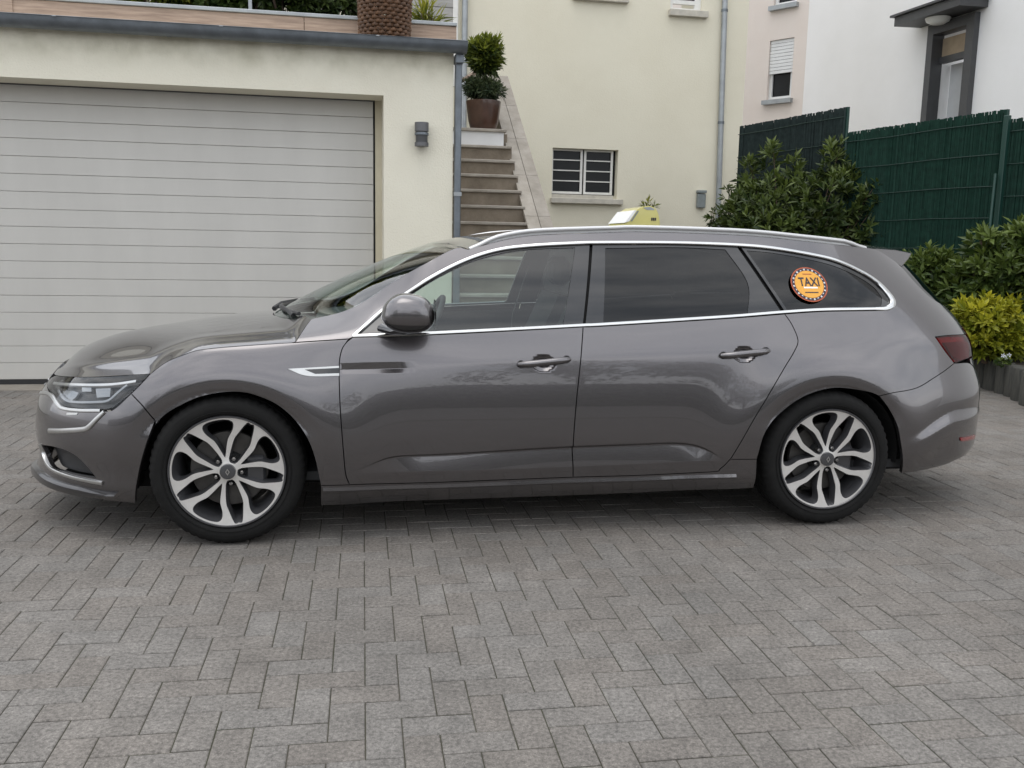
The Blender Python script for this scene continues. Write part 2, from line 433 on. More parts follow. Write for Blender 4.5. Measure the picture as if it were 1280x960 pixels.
def panel(name, loops, mat, parent, side=-1, off=0., step=.02, rim=.012, gap=0., surf=None, extra=None):
    """a sheet cut from a surface: loops are polygons in the surface's own two coordinates"""
    surf = surf or P
    L = [resample(l, step) for l in loops]
    if gap: L = [shrink(l, gap if i == 0 else -gap) for i, l in enumerate(L)]
    vv, ff = cdt(L, step, extra)
    n = PN(vv[:, 0], vv[:, 1], surf); p = surf(vv[:, 0], vv[:, 1])+off*n
    v = list(p); nn = list(n); f = [tuple(t) for t in ff]
    # faces wound so that the geometric normal follows n
    if f:
        t = ff[0:min(40, len(ff))]; g = np.cross(p[t[:, 1]]-p[t[:, 0]], p[t[:, 2]]-p[t[:, 0]])
        if (g*n[t[:, 0]]).sum() < 0: f = [q[::-1] for q in f]
    if rim:
        for i, l in enumerate(L):
            pn = PN(l[:, 0], l[:, 1], surf); pp = surf(l[:, 0], l[:, 1])+off*pn
            tan = np.roll(pp, -1, 0)-np.roll(pp, 1, 0); tan /= np.maximum(np.linalg.norm(tan, axis=1, keepdims=True), 1e-9)
            s = 1 if area(l) > 0 else -1
            if i > 0: s = -s
            outn = np.cross(tan, pn)*s
            b = len(v); m = len(l); v += list(pp)+list(pp-rim*pn); nn += list(outn)+list(outn)
            for k in range(m):
                k2 = (k+1) % m; q = (b+k, b+k2, b+m+k2, b+m+k)
                g = np.cross(v[q[1]]-v[q[0]], v[q[3]]-v[q[0]])
                f.append(q if g@outn[k] > 0 else q[::-1])
    v = np.array(v); nn = np.array(nn)
    if side > 0:
        v = v*np.array([1, -1, 1]); nn = nn*np.array([1, -1, 1]); f = [q[::-1] for q in f]
    return meshobj(name, v, f, mat, parent, True, nn)
def ribbon(name, path, width, mat, parent, side=-1, h=.006, off=0., closed=False, surf=None, sec=None, lift=0.):
    """a raised strip that follows a path on a surface"""
    surf = surf or P; l = np.array(path, float); n = len(l)
    w = np.array(width if hasattr(width, '__len__') else [width]*n, float)
    pn = PN(l[:, 0], l[:, 1], surf); pp = surf(l[:, 0], l[:, 1])+off*pn
    if closed: tan = np.roll(pp, -1, 0)-np.roll(pp, 1, 0)
    else: tan = np.gradient(pp, axis=0)
    tan /= np.maximum(np.linalg.norm(tan, axis=1, keepdims=True), 1e-9)
    s = np.cross(pn, tan)
    sec = sec or [(-.5, -.6), (-.5, .35), (-.36, .85), (0, 1.0), (.36, .85), (.5, .35), (.5, -.6)]
    v = []; m = len(sec)
    for i in range(n):
        for a, b in sec: v.append(pp[i]+s[i]*a*w[i]+pn[i]*(b*h+lift))
    f = []
    for i in range(n if closed else n-1):
        j = (i+1) % n
        for k in range(m-1): f.append((i*m+k, j*m+k, j*m+k+1, i*m+k+1))
    if not closed: f += [tuple(range(m)), tuple((n-1)*m+k for k in range(m))[::-1]]
    v = np.array(v)
    if side > 0: v = v*np.array([1, -1, 1])
    mb = MB(); mb.add(v, f)
    return mb.build(name, mat, parent, auto=35)
# ------------------------------------------------------------------ the taxi
def Z_(p):
    if p[0] == 'q': return np.array([p[1], p[2]])
    return np.array(inv(p[0], p[1]))
def path(pts, sub=6):
    return catmull([Z_(p) for p in pts], sub)
def poly(*segs, sub=6):
    out = []
    for s in segs:
        for p in path(s, sub):
            if not out or np.linalg.norm(p-out[-1]) > 8e-4: out.append(p)
    if np.linalg.norm(out[0]-out[-1]) < 8e-4: out.pop()
    return np.array(out)
def gridsurf(name, fn, us, ws, mat, parent, flip=False, normals=True):
    U, W = np.meshgrid(us, ws, indexing='ij'); p = fn(U, W); nu, nw = U.shape
    e = 1e-3
    a = fn(U+e, W)-fn(U-e, W); b = fn(U, W+e)-fn(U, W-e); n = np.cross(a, b)
    if flip: n = -n
    n /= np.maximum(np.linalg.norm(n, axis=-1, keepdims=True), 1e-12)
    f = [(i*nw+j, (i+1)*nw+j, (i+1)*nw+j+1, i*nw+j+1) for i in range(nu-1) for j in range(nw-1)]
    if flip: f = [q[::-1] for q in f]
    return meshobj(name, p.reshape(-1, 3), f, mat, parent, True, n.reshape(-1, 3) if normals else None)

car = tag(empty('taxi_car', CAR_O, CAR_YAW), 'metallic grey estate car with a yellow roof sign, parked across the paved yard', 'car')

# seams traced on the flank
HL_TOP = [(188, 467), (155, 469), (113, 471), (70, 469)]
HL_REAR = [(188, 467), (176, 480), (164, 492)]
BUMP_SEAM = [(164, 492), (178, 507), (194, 526)]
HOOD_SEAM = [(188, 467), (207.5, 452.5), (230, 443), (252.5, 436.7), (305, 432), (369, 428)]
DOOR_F = [(441, 421.5), (433, 428), (427, 438), (424, 458), (425, 505), (429, 561), (432, 592), (437, 606)]
DOOR_B = [(437, 606), (528, 603.6), (716.3, 596.5)]
SEAM_B = [(729, 406), (721.7, 490), (716.7, 552.5), (716.3, 596.5)]
DOOR_RB = [(716.3, 596.5), (805, 594), (888, 590), (901, 585.5), (913, 574)]
DOOR_RR = [(913, 574), (938, 531.7), (963, 490), (980, 460.8), (992.5, 440), (997.5, 425.4), (990.4, 406.7), (981, 392.5)]
CHR_LO_F = [(441, 421.5), (533, 418.8), (662, 412.4), (729, 408.6)]
CHR_LO_R = [(729, 408.6), (755, 407.6), (900, 398.7), (981, 392.5)]
CHR_LO_Q = [(981, 392.5), (1031, 389.3), (1101, 388), (1113, 386), (1118.5, 380)]
CHR_UP = [(1118.5, 380), (1116, 370), (1098, 351), (1076, 337), (1045, 323.5), (1010, 315.5), (966, 308.5), (924, 304.8), (847, 301.8), (755, 301.5), (719, 302.5),
          (662, 305.5), (622, 310.8), (584, 322.5), (545, 341.5), (514, 361), (480, 384.5), (441, 421.5)]
ARCH_F = [(194, 526), (182, 559), (173, 595), (170, 629)]
ARCH_F2 = [(401, 607), (391, 565), (376, 535), (350, 508.7), (320, 494.5), (290, 490), (252.5, 495.6), (222.5, 508.7), (205, 520), (194, 532)]
DITCH = [(585, 311.5), (610, 305), (636, 298.5), (675, 293.5), (760, 290.5), (805, 289.6), (930, 294), (1009, 301.5), (1050, 306), (1094.6, 311)]
GLASS_A = [(389, 398.6), (429, 388.7), (460.6, 372.8), (496, 349), (528, 331), (567.5, 310.5), (585, 311.5)]
D_EDGE = [(1094.6, 311), (1110, 320.5), (1125, 332), (1144, 353), (1165, 373), (1186, 387), (1209, 410)]
LIGHT_F = [(1209, 417), (1190, 418.8), (1169, 421)]
LIGHT_L = [(1169, 421), (1180, 437), (1193, 454)]
RB_SEAM = [(1193, 454), (1168, 472), (1145.6, 485), (1116, 491), (1099, 495)]
ARCH_R = [(1099, 495), (1083.6, 489.6), (1044, 485), (1009, 494), (979, 513.6), (957, 540), (946, 574)]
ARCH_R2 = [(1099, 495), (1110, 510), (1121, 531), (1127, 562), (1126, 592)]

LP = {}
LP['front_fender'] = [poly(HOOD_SEAM, [(369, 428), (436, 423.7)], DOOR_F[1:], [(437, 606), (401, 607)], ARCH_F2, [(194, 532), (194, 526)], BUMP_SEAM[::-1], HL_REAR[::-1])]
INTAKE = poly([(52, 556), (66, 558.5), (84, 564), (100, 574.5), (119.5, 597)], [(119.5, 597), (100, 594), (80, 589), (63, 580), (52, 556)], sub=4)
LP['front_bumper'] = [poly(BUMP_SEAM, ARCH_F, [(170, 629), (135, 625.5), (100, 619), (70, 610), ('q', -.80, .165), ('q', QN, .16)], [('q', QN, .16), ('q', QN, .40)],
                           [('q', QN, .40), ('q', QN, .655)], [('q', QN, .655), ('q', -.86, .65), (60, 486), (66, 497), (76, 509)], [(76, 509), (98.7, 512), (130, 514), (143, 511), (164, 492)]), INTAKE]
LP['front_door'] = [poly(DOOR_F, DOOR_B, SEAM_B[::-1], CHR_LO_F[::-1])]
LP['rear_door'] = [poly(SEAM_B, DOOR_RB, DOOR_RR, CHR_LO_R[::-1])]
LP['sill'] = [poly([(401, 607), (437, 606)], DOOR_B, DOOR_RB, [(913, 574), (946, 574)], [(946, 574), (941.5, 610)], [(941.5, 610), (750, 618), (401, 632)], [(401, 632), (401, 607)])]
LP['body_side'] = [poly([(369, 428), (381.5, 408.5), (389, 398.6)], GLASS_A, DITCH, D_EDGE, [(1209, 410), (1209, 417)], LIGHT_F, LIGHT_L, RB_SEAM, ARCH_R,
                        [(946, 574), (913, 574)], DOOR_RR, CHR_LO_Q, CHR_UP, [(441, 421.5), (436, 423.7)], [(436, 423.7), (369, 428)])]
zb_l = Z_((1204, 568))
LP['rear_bumper'] = [poly(RB_SEAM, ARCH_R2, [(1126, 592), (1178, 582), (1200, 572.5), ('q', 3.65, .27), ('q', QT, .27)], [('q', QT, .27), ('q', QT, .62)],
                          [('q', QT, .62), ('q', 3.65, .63)], [('q', 3.65, .63), ('q', 3.55, .70), ('q', 3.46, .765), (1193, 454)])]
_lt = [Z_(p) for p in LIGHT_F]
LP['tail_light'] = [poly([('q', 3.72, .83), ('q', 3.70, .935), ('q', 3.5, .945), (1209, 417)], LIGHT_F, LIGHT_L, [(1193, 454), ('q', 3.46, .795), ('q', 3.72, .80)])]
LP['tailgate'] = [poly([(1209, 410), (1209, 417), ('q', 3.5, .95), ('q', 3.71, .94), ('q', 3.73, .80)], [('q', 3.73, .80), ('q', 3.47, .785), ('q', 3.56, .705), ('q', 3.66, .635), ('q', QT, .625)],
                       [('q', QT, .625), ('q', QT, .985)], [('q', QT, .985), (1209, 410)], sub=3)]
LP['rear_window'] = [poly([(1125, 333), (1144, 354), (1165, 374), (1186, 388), (1209, 411)], [(1209, 411), ('q', QT, .99)], [('q', QT, .99), ('q', QT, 1.34)], [('q', QT, 1.34), ('q', 3.2, 1.33), (1125, 333)], sub=3)]
HEADL = poly(HL_TOP, [(70, 469), (62, 474), (58.5, 482)], [(58.5, 482), (63, 490), (69, 500), (76, 508)], [(76, 508), (98.7, 510.5), (130, 512), (142.5, 509)], [(142.5, 509), (159, 496), (176, 480), (188, 467)])
LP['headlight'] = [HEADL]
# side windows (daylight opening)
GL_F = poly([(497, 377.5), (520, 361.5), (546, 346.6), (584.7, 328), (626, 316), (662, 311), (719, 308.6)], [(719, 308.6), (703.8, 405.3)], [(703.8, 405.3), (662, 407.2), (541, 413), (497, 414.6)], [(497, 414.6), (497, 377.5)])
GL_R = poly([(757, 309.5), (847, 308.5), (907, 311.2)], [(907, 311.2), (935, 353), (935, 391.5)], [(935, 391.5), (900, 393.3), (754.5, 402)], [(754.5, 402), (757, 309.5)])
GL_Q = poly([(934, 312.5), (966, 315.4), (1009, 323), (1044, 332), (1073, 345), (1093, 358.5), (1103, 371)], [(1103, 371), (1102, 381), (1096, 383)], [(1096, 383), (1031, 384.3), (985, 387)], [(985, 387), (934, 312.5)])
T_F = poly([(447, 416), (480, 387.5), (514, 364.5), (545, 345), (584, 326), (622, 314), (662, 308.7), (719, 305.5), (737.5, 305)], [(737.5, 305), (729, 405)], [(729, 405), (662, 408.6), (533, 415), (447, 418)], [(447, 418), (447, 416)])
T_R = poly([(741, 305), (755, 304.7), (847, 305), (922, 308)], [(922, 308), (951, 350), (977, 389)], [(977, 389), (900, 395), (755, 404), (732, 405)], [(732, 405), (741, 305)])
T_Q = poly([(927, 308.4), (966, 312), (1010, 319.2), (1045, 327.5), (1076, 341), (1098, 355), (1113, 371)], [(1113, 371), (1114, 379), (1108, 383)], [(1108, 383), (1101, 385), (1031, 386.5), (982, 389.5)], [(982, 389.5), (927, 308.4)])

def chrome_lo(): return path([(441, 420.3), (533, 416.6), (662, 410.2), (729, 406.6), (755, 405.4), (900, 396.4), (981, 390), (1031, 387), (1096, 386)], 10)
def chrome_up(): return path([(1094, 386), (1108, 385.4), (1115.8, 380), (1113.5, 371), (1097, 353), (1075.5, 339), (1044.5, 325.4), (1009.5, 317.3), (966, 310.2), (924, 306.5), (847, 303.6), (755, 303.3), (719, 304.2),
                              (662, 307.4), (622, 312.6), (584, 324.4), (545, 343.4), (514, 363), (480, 386.5), (442, 420)], 8)
CL, CU = chrome_lo(), chrome_up()
CUW = [.017]*len(CU)
for i in range(len(CU)):
    if i < 40: CUW[i] = .017+.016*math.exp(-((i-20)/11.0)**2)

_ex = []
for x in np.arange(.50, 2.30, .007):
    zc, zl = float(ZCR(x)), float(ZLO(x))
    for t in (-.04, 0, .05, .10, .16, .22, .98, 1.02): _ex.append((x, zc-t*(zc-zl)))
for x in np.arange(.487, .86, .007):
    zu = .808+.02*(x-.5)
    for t in (-.04, 0, .04, .58, .62, .66, .96, 1.0, 1.04): _ex.append((x, zu-t*.05))
for ax_ in (0., 2.809):
    for rr_ in (1.005, 1.02, 1.04, 1.07, 1.13, 1.16, 1.19):
        for a in np.arange(0, math.pi, .02):
            xx = ax_+.392*rr_*math.cos(a); zz = .335+.356*rr_*math.sin(a); _ex.append((xx, zz))
_ex = np.array(_ex)
PARTS = {}
for side in (-1, 1):
    st = .0095 if side < 0 else .05
    for nm, mt, gp in (('front_fender', 'paint', .0022), ('front_bumper', 'paint', .0020), ('front_door', 'paint', .0024), ('rear_door', 'paint', .0024), ('sill', 'paint', .0018),
                       ('body_side', 'paint', .0020), ('rear_bumper', 'paint', .0018), ('tailgate', 'paint', .002)):
        PARTS[nm, side] = panel(nm, LP[nm], mt, car, side, step=st, gap=gp, rim=.02, extra=_ex if side < 0 and nm in ('front_door', 'rear_door', 'front_fender', 'body_side') else None)
    PARTS['rear_window', side] = panel('rear_window', LP['rear_window'], 'privacy_glass', car, side, off=-.004, step=.05, gap=.002, rim=0)
    PARTS['tail_light', side] = panel('tail_light', LP['tail_light'], 'red_lens', car, side, off=.004, step=.02, gap=.0015, rim=.02)
    tl = PARTS['tail_light', side]
    panel('reflector', [shrink(resample(LP['tail_light'][0], .02), .004)], 'lamp_red', tl, side, off=-.014, step=.025, rim=0)
    if side < 0:
        panel('lamp_cell', [poly([(1180, 428), (1207, 426), (1212, 430)], [(1212, 430), (1212, 447)], [(1212, 447), (1195, 449), (1180, 428)], sub=3)], 'lamp_dark_red', tl, side, off=-.004, step=.02, rim=.008)
        ribbon('light_bar', path([(1196, 447.5), (1204, 446), (1210, 446)], 4), .010, 'led_white', tl, side, h=.004, off=-.004)
    # headlight
    hl = panel('headlight', [HEADL], 'lens', car, side, off=.0, step=.02, gap=.002, rim=.03)
    PARTS['headlight', side] = hl
    panel('lamp_housing', [HEADL], 'lamp_inner', hl, side, off=-.035, step=.03, gap=.001, rim=0)
    ribbon('daytime_light', path([(157, 480), (146, 489), (133, 500), (118, 502), (92, 502), (79, 499), (70, 487)], 6), [.013]*37, 'led_white', hl, side, h=.006, off=-.014)
    ribbon('trim_bar', path([(64, 477), (90, 479), (113, 479.5), (140, 478.5), (168, 474.5)], 6), .016, 'satin_chrome', hl, side, h=.006, off=-.016)
    for c in ([(115.5, 484), (134.5, 483.5), (133.5, 495), (117, 496)], [(98, 482), (110, 482.5), (110, 488), (98, 488)]):
        panel('projector', [poly(*[[c[i], c[(i+1) % 4]] for i in range(4)])], 'led_white', hl, side, off=-.018, step=.02, rim=.015)
    panel('projector', [poly([(72, 487), (84, 486), (93, 489)], [(93, 489), (88, 496), (80, 499), (72, 487)], sub=3)], 'led_white', hl, side, off=-.022, step=.02, rim=.01)
    fb = PARTS['front_bumper', side]
    panel('air_intake', [INTAKE], 'black_plastic', fb, side, off=-.045, step=.03, rim=0)
    ribbon('intake_trim', path([(50.5, 555), (55, 570), (62, 583.5), (82, 593.5), (105, 599.5), (129, 604)], 8), .020, 'satin_chrome', fb, side, h=.010)
    ribbon('bumper_lip', path([('q', QN+.001, .205), ('q', -.9, .205), (47, 590), (62, 602), (90, 611), (118, 615.5), (146, 616.5)], 8), [.05]*36+[.05*(1-k/12) for k in range(13)], 'paint_dark', fb, side, h=.022)
    ribbon('chrome_strip', path([(50.5, 491), (58, 491.5), (65, 495), (71, 504), (78, 510.2), (98, 513), (126, 513.3)], 8), .017, 'satin_chrome', fb, side, h=.007)
    ribbon('running_light', path([(62, 538.5), (82, 538.5), (103, 537), (111, 534), (121, 524), (131, 514.5)], 8), [.023]*26+[.023-.006*k/15 for k in range(15)], 'satin_chrome', fb, side, h=.009)
    panel('washer_cap', [poly(*[[a, b] for a, b in zip([(84, 516), (98, 516), (96, 518.5), (83, 518.5)], [(98, 516), (96, 518.5), (83, 518.5), (84, 516)])])], 'satin_chrome', fb, side, off=.002, step=.02, rim=.004)
    ribbon('sill_moulding', path([(404, 612.5), (528, 608.8), (716, 601.8), (805, 599.3), (920, 595.5)], 10), .026, 'paint', PARTS['sill', side], side, h=.008, sec=[(-.5, -.3), (-.5, .1), (-.2, .9), (0, 1.0), (.5, .0), (.5, -.3)])
    panel('reflector', [poly(*[[a, b] for a, b in zip([(1200, 547), (1218, 543), (1217, 548), (1200, 551)], [(1218, 543), (1217, 548), (1200, 551), (1200, 547)])])], 'lamp_red', PARTS['rear_bumper', side], side, off=.006, step=.02, rim=.004)
    # fender vent
    ff_ = PARTS['front_fender', side]
    panel('fender_vent', [poly([(360, 461.3), (392, 459.5), (423.6, 457.6)], [(423.6, 457.6), (424, 469.8)], [(424, 469.8), (395, 470.6), (378, 468.8), (360, 461.3)], sub=4)], 'satin_chrome', ff_, side, off=.005, step=.02, rim=.007)
    panel('vent_insert', [poly([(381, 462.3), (423.6, 460.1)], [(423.6, 460.1), (424, 466.6)], [(424, 466.6), (394, 467.6)], [(394, 467.6), (381, 462.3)])], 'gloss_black', ff_, side, off=.007, step=.02, rim=.003)
    # windows
    fd, rd, bs = PARTS['front_door', side], PARTS['rear_door', side], PARTS['body_side', side]
    panel('window_trim', [T_F, GL_F], 'gloss_black', fd, side, off=-.006, step=st, gap=.0008, rim=.015)
    panel('window_glass', [GL_F], 'glass', fd, side, off=-.009, step=st, rim=0)
    panel('window_trim', [T_R, GL_R], 'gloss_black', rd, side, off=-.006, step=st, gap=.0008, rim=.015)
    panel('window_glass', [GL_R], 'privacy_glass', rd, side, off=-.009, step=st, rim=0)
    panel('window_trim', [T_Q, GL_Q], 'gloss_black', bs, side, off=-.006, step=st, gap=.0008, rim=.015)
    panel('window_glass', [GL_Q], 'privacy_glass', bs, side, off=-.008, step=st, rim=0)
    for c in ([(721, 305.5), (756, 304.5), (754, 404), (704, 407)], [(909, 310), (931, 310), (984, 389), (936, 392)]):
        panel('pillar_backing', [poly(*[[c[i], c[(i+1) % 4]] for i in range(4)])], 'matte_black', bs, side, off=-.024, step=.05, rim=0)  # black backing strips added to stop light showing through the trim gaps
    ribbon('window_moulding', CL, .016, 'chrome', bs, side, h=.007)
    ribbon('window_moulding', CU, CUW, 'chrome', bs, side, h=.007)

# ---- grille
for side in (-1, 1):
    g_ = panel('grille', [poly([('q', QN+.0005, .43), ('q', -.93, .43), ('q', -.895, .45)], [('q', -.895, .45), ('q', -.865, .55), ('q', -.85, .665)], [('q', -.85, .665), ('q', -.86, .715), ('q', QN+.0005, .718)], [('q', QN+.0005, .718), ('q', QN+.0005, .43)], sub=4)], 'gloss_black', car, side, off=.003, step=.03, rim=.02)
    for k in range(5):
        z = .465+k*.043; ribbon('grille_bar', [np.array([q, z+.02*((q-QN)/.15)]) for q in np.linspace(QN+.001, -.885+.006*k, 14)], .010, 'satin_chrome', g_, side, h=.006, off=.004)
_gx = float(XN(.56)); mb = MB(); dm = [(0, .062), (.042, 0), (0, -.062), (-.042, 0)]
mb.add([(_gx-.014, y, .55+z) for y, z in dm]+[(_gx-.014, y*.5, .55+z*.5) for y, z in dm]+[(_gx+.002, y*1.05, .55+z*1.05) for y, z in dm]+[(_gx-.003, y*.5, .55+z*.5) for y, z in dm],
       [(k, (k+1) % 4, 4+(k+1) % 4, 4+k) for k in range(4)]+[(k, (k+1) % 4, 8+(k+1) % 4, 8+k) for k in range(4)]+[(4+k, 4+(k+1) % 4, 12+(k+1) % 4, 12+k) for k in range(4)])
mb.build('grille_emblem', 'chrome', car)

# ---- bonnet, windscreen, roof: swept from the flank's upper seams to the centre line
HOOD_E = np.array(path([('q', QN+.002, .705), ('q', -.9, .705), (66, 470)], 5)[:-1]+path(HL_TOP[::-1], 6)[:-1]+path(HOOD_SEAM, 6)[:-1]+path([(369, 428), (381.5, 408.5), (389, 399.4)], 5))
def arclen(pts):
    d = np.linalg.norm(np.diff(pts, axis=0), axis=1); s = np.concatenate([[0], np.cumsum(d)]); return s/s[-1]
_he3 = P(HOOD_E[:, 0], HOOD_E[:, 1]); _hs = arclen(_he3)
def along(E, s):
    def fn(u):
        return np.interp(u, s, E[:, 0]), np.interp(u, s, E[:, 1])
    return fn
_hood = along(HOOD_E, _hs)
XC_H = Spl([-1.0, -.88, -.70, -.3, 0, .3, .5], [-.91, -.885, -.79, -.50, -.18, .10, .29])
ZC_H = Spl([-.93, -.885, -.84, -.78, -.6, -.32, 0, .16, .3], [.66, .705, .755, .795, .857, .905, .945, .957, .962])
def hermite(p0, t0, p1, t1, v):
    v = v[..., None]; a = 2*v**3-3*v**2+1; b = v**3-2*v**2+v; c = -2*v**3+3*v**2; d = v**3-v**2
    return a*p0+b*t0+c*p1+d*t1
def hood_fn(u, w):
    w = np.clip(w, -1.02, 1.02); s = np.sign(w); v = 1-np.abs(w)        # w=-1 near edge, 0 centre
    u = np.clip(u, 0, 1.0)
    q, z = _hood(u); p0 = P(q, z); e = 1e-3
    T = (P(q, z+e)-P(q, z-e)); T /= np.linalg.norm(T, axis=-1, keepdims=True)
    xc = XC_H(p0[..., 0]); p1 = np.stack([xc, 0*xc, ZC_H(xc)], -1)
    L = np.abs(p0[..., 1:2])
    t0 = T*(.05+.16*L)+np.stack([0*xc, .22*L[..., 0], 0*xc], -1); t1 = np.concatenate([(p1-p0)[..., :1]*.25, 1.05*L, 0*L], -1)
    r = hermite(p0, t0, p1, t1, v)
    # soft crease along the bonnet
    m = np.exp(-((v-.30)/.07)**2)*.004*np.clip(L[..., 0]/.6, 0, 1)*np.clip((r[..., 0]+.85)/.3, 0, 1)
    r[..., 2] += m
    r[..., 1] *= np.where(s > 0, -1, 1)
    return r
_ws = np.concatenate([-1+np.linspace(0, 1, 40)**1.25, 1-np.linspace(1, 0, 40)[1:]**1.25])
gridsurf('bonnet', hood_fn, np.linspace(0.004, .996, 90), _ws, 'paint', car, flip=True)
WE = np.array(path(GLASS_A, 8)); _w3 = P(WE[:, 0], WE[:, 1]); _wsl = arclen(_w3); _we = along(WE, _wsl)
def ws_fn(u, w):
    s = np.sign(w); v = 1-np.abs(np.clip(w, -1, 1)); u = np.clip(u, 0, 1)
    q, z = _we(u); p0 = P(q, z); n = PN(q, z); p0 = p0-.006*n
    xc = .13+u*(.955-.13); zc = .955+(1.385-.955)*(u**.93)*(1-.03*u)-.03*u**3
    k = 1-(1-v)**1.7
    r = np.stack([p0[..., 0]+(xc-p0[..., 0])*k, p0[..., 1]*(1-v), p0[..., 2]+(zc-p0[..., 2])*k], -1)
    r[..., 1] *= np.where(s > 0, -1, 1); return r
RE = np.array(path(DITCH, 8)); _r3 = P(RE[:, 0], RE[:, 1]); _rs = arclen(_r3); _re = along(RE, _rs)
ZC_R = Spl([.9, 1.05, 1.3, 1.65, 2.2, 2.6, 3.0, 3.4], [1.325, 1.358, 1.398, 1.424, 1.434, 1.430, 1.410, 1.372])
def roof_fn(u, w, dz=0.):
    s = np.sign(w); v = 1-np.abs(np.clip(w, -1, 1)); u = np.clip(u, 0, 1)
    q, z = _re(u); p0 = P(q, z); e = 1e-3
    T = (P(q, z+e)-P(q, z-e)); T /= np.linalg.norm(T, axis=-1, keepdims=True)
    xc = .955+u*(3.36-.955); p1 = np.stack([xc, 0*xc, ZC_R(xc)], -1); L = np.abs(p0[..., 1:2])
    t0 = T*.05+np.stack([0*xc, .45*L[..., 0], 0*xc], -1); t1 = np.concatenate([0*L, 1.0*L, 0*L], -1)
    r = hermite(p0, t0, p1, t1, v); r[..., 1] *= np.where(s > 0, -1, 1); r[..., 2] += dz; return r
roof = gridsurf('roof', roof_fn, np.linspace(0, 1, 60), _ws, 'paint', car, flip=True)
gridsurf('headliner', lambda u, w: roof_fn(u, w, -.03), np.linspace(0.01, .99, 20), np.linspace(-.97, .97, 15), 'interior_light', roof)
def wsx_fn(u, w):
    r = ws_fn(u, w); d = roof_fn(np.zeros_like(w), w)-ws_fn(np.ones_like(w), w)
    return r+d*(np.clip(u, 0, 1)[..., None]**4)
wsc = gridsurf('windscreen', wsx_fn, np.linspace(0, 1, 36), np.linspace(-1, 1, 61), 'windscreen_glass', car, flip=True)
def frit(u0, u1, w0, w1, nu, nw):
    gridsurf('black_border', lambda u, w: wsx_fn(u, w)-np.array([-.006, 0, .006]), np.linspace(u0, u1, nu), np.linspace(w0, w1, nw), 'gloss_black', wsc, flip=True)
frit(0, 1, -1, -.955, 30, 3); frit(0, 1, .955, 1, 30, 3); frit(.945, 1, -.955, .955, 3, 30); frit(0, .07, -.955, .955, 3, 30)
# cowl between bonnet and glass
def cowl_fn(u, w):
    a = hood_fn(np.full_like(w, .996), w); b = ws_fn(np.full_like(w, 0.0), w); m = u[..., None]
    r = a*(1-m)+b*m; r[..., 2] -= .012+.02*np.sin(np.clip(u, 0, 1)*math.pi); return r
gridsurf('cowl', cowl_fn, np.linspace(-.1, 1.05, 8), np.linspace(-.985, .985, 40), 'black_plastic', car, flip=True)
for y0, y1, k in ((-.60, .05, 0), (.02, .60, 1)):
    mb = MB(); pts = []
    for j in range(9):
        y = y0+(y1-y0)*j/8; c = wsx_fn(np.array([.035+.02*(j/8)]), np.array([y/.80]))[0]
        pts.append((c[0]-.006, c[1], c[2]+.012))
    mb.tube(pts, .010, 6); mb.build('wiper_blade', 'black_plastic', car, auto=40)
    MB().tube([(pts[0][0]-.030, pts[0][1]+.05, pts[0][2]-.014), (pts[2][0]-.016, pts[2][1], pts[2][2]+.010), (pts[5][0], pts[5][1], pts[5][2]+.012)], [.014, .009, .006], 6).build('wiper_arm', 'black_plastic', car, auto=40)
# spoiler
_rv = np.linspace(-1, 1, 41)
_re1 = roof_fn(np.ones(41), _rv)
_pt = P(*inv(1127, 333)); _sx, _sz = CARF.px(1145, 317, -.46)
v = []
for j in range(41):
    w = _rv[j]; a = _re1[j]; c = 1-w*w
    yy = a[1]*.80; tip = np.array([_sx+.10*c, yy, _sz+.012*c]); und = np.array([_pt[0]+(.30)*(1-abs(w)**3)*.5, _pt[1]*(-w if False else 1)*0+abs(_pt[1])*w, _pt[2]+.012*c])
    mid = a*.45+tip*.55+np.array([0, 0, .006])
    v += [a, mid, tip, tip+np.array([-.016, 0, -.030]), tip*.35+und*.65+np.array([0, 0, -.004]), und]
f = [(j*6+k, (j+1)*6+k, (j+1)*6+k+1, j*6+k+1) for j in range(40) for k in range(5)]+[tuple(range(6)), tuple(240+k for k in range(6))[::-1]]
MB().add(v, f).build('roof_spoiler', 'paint', car, auto=30)
# roof rails
for side in (-1, 1):
    us = np.linspace(0.004, .965, 44); ps = roof_fn(us, np.full(44, -.965)); pts = []
    for i, u in enumerate(us):
        h = .024*min(1, sst(u/.07), sst((.965-u)/.07))-.004
        pts.append((ps[i][0], ps[i][1]*(1 if side < 0 else -1), ps[i][2]+h))
    rr_ = MB().tube(pts, [.014]*44, 10, flat=.75).build('roof_rail', 'rail_silver', car, auto=50)
    fin = MB()
    for i in range(43):
        a, b = pts[i], pts[i+1]
        fin.add([(a[0], a[1], a[2]), (b[0], b[1], b[2]), (b[0], b[1], b[2]-.022), (a[0], a[1], a[2]-.022)], [(0, 1, 2, 3)])
    fin.build('rail_foot', 'rail_silver', rr_)

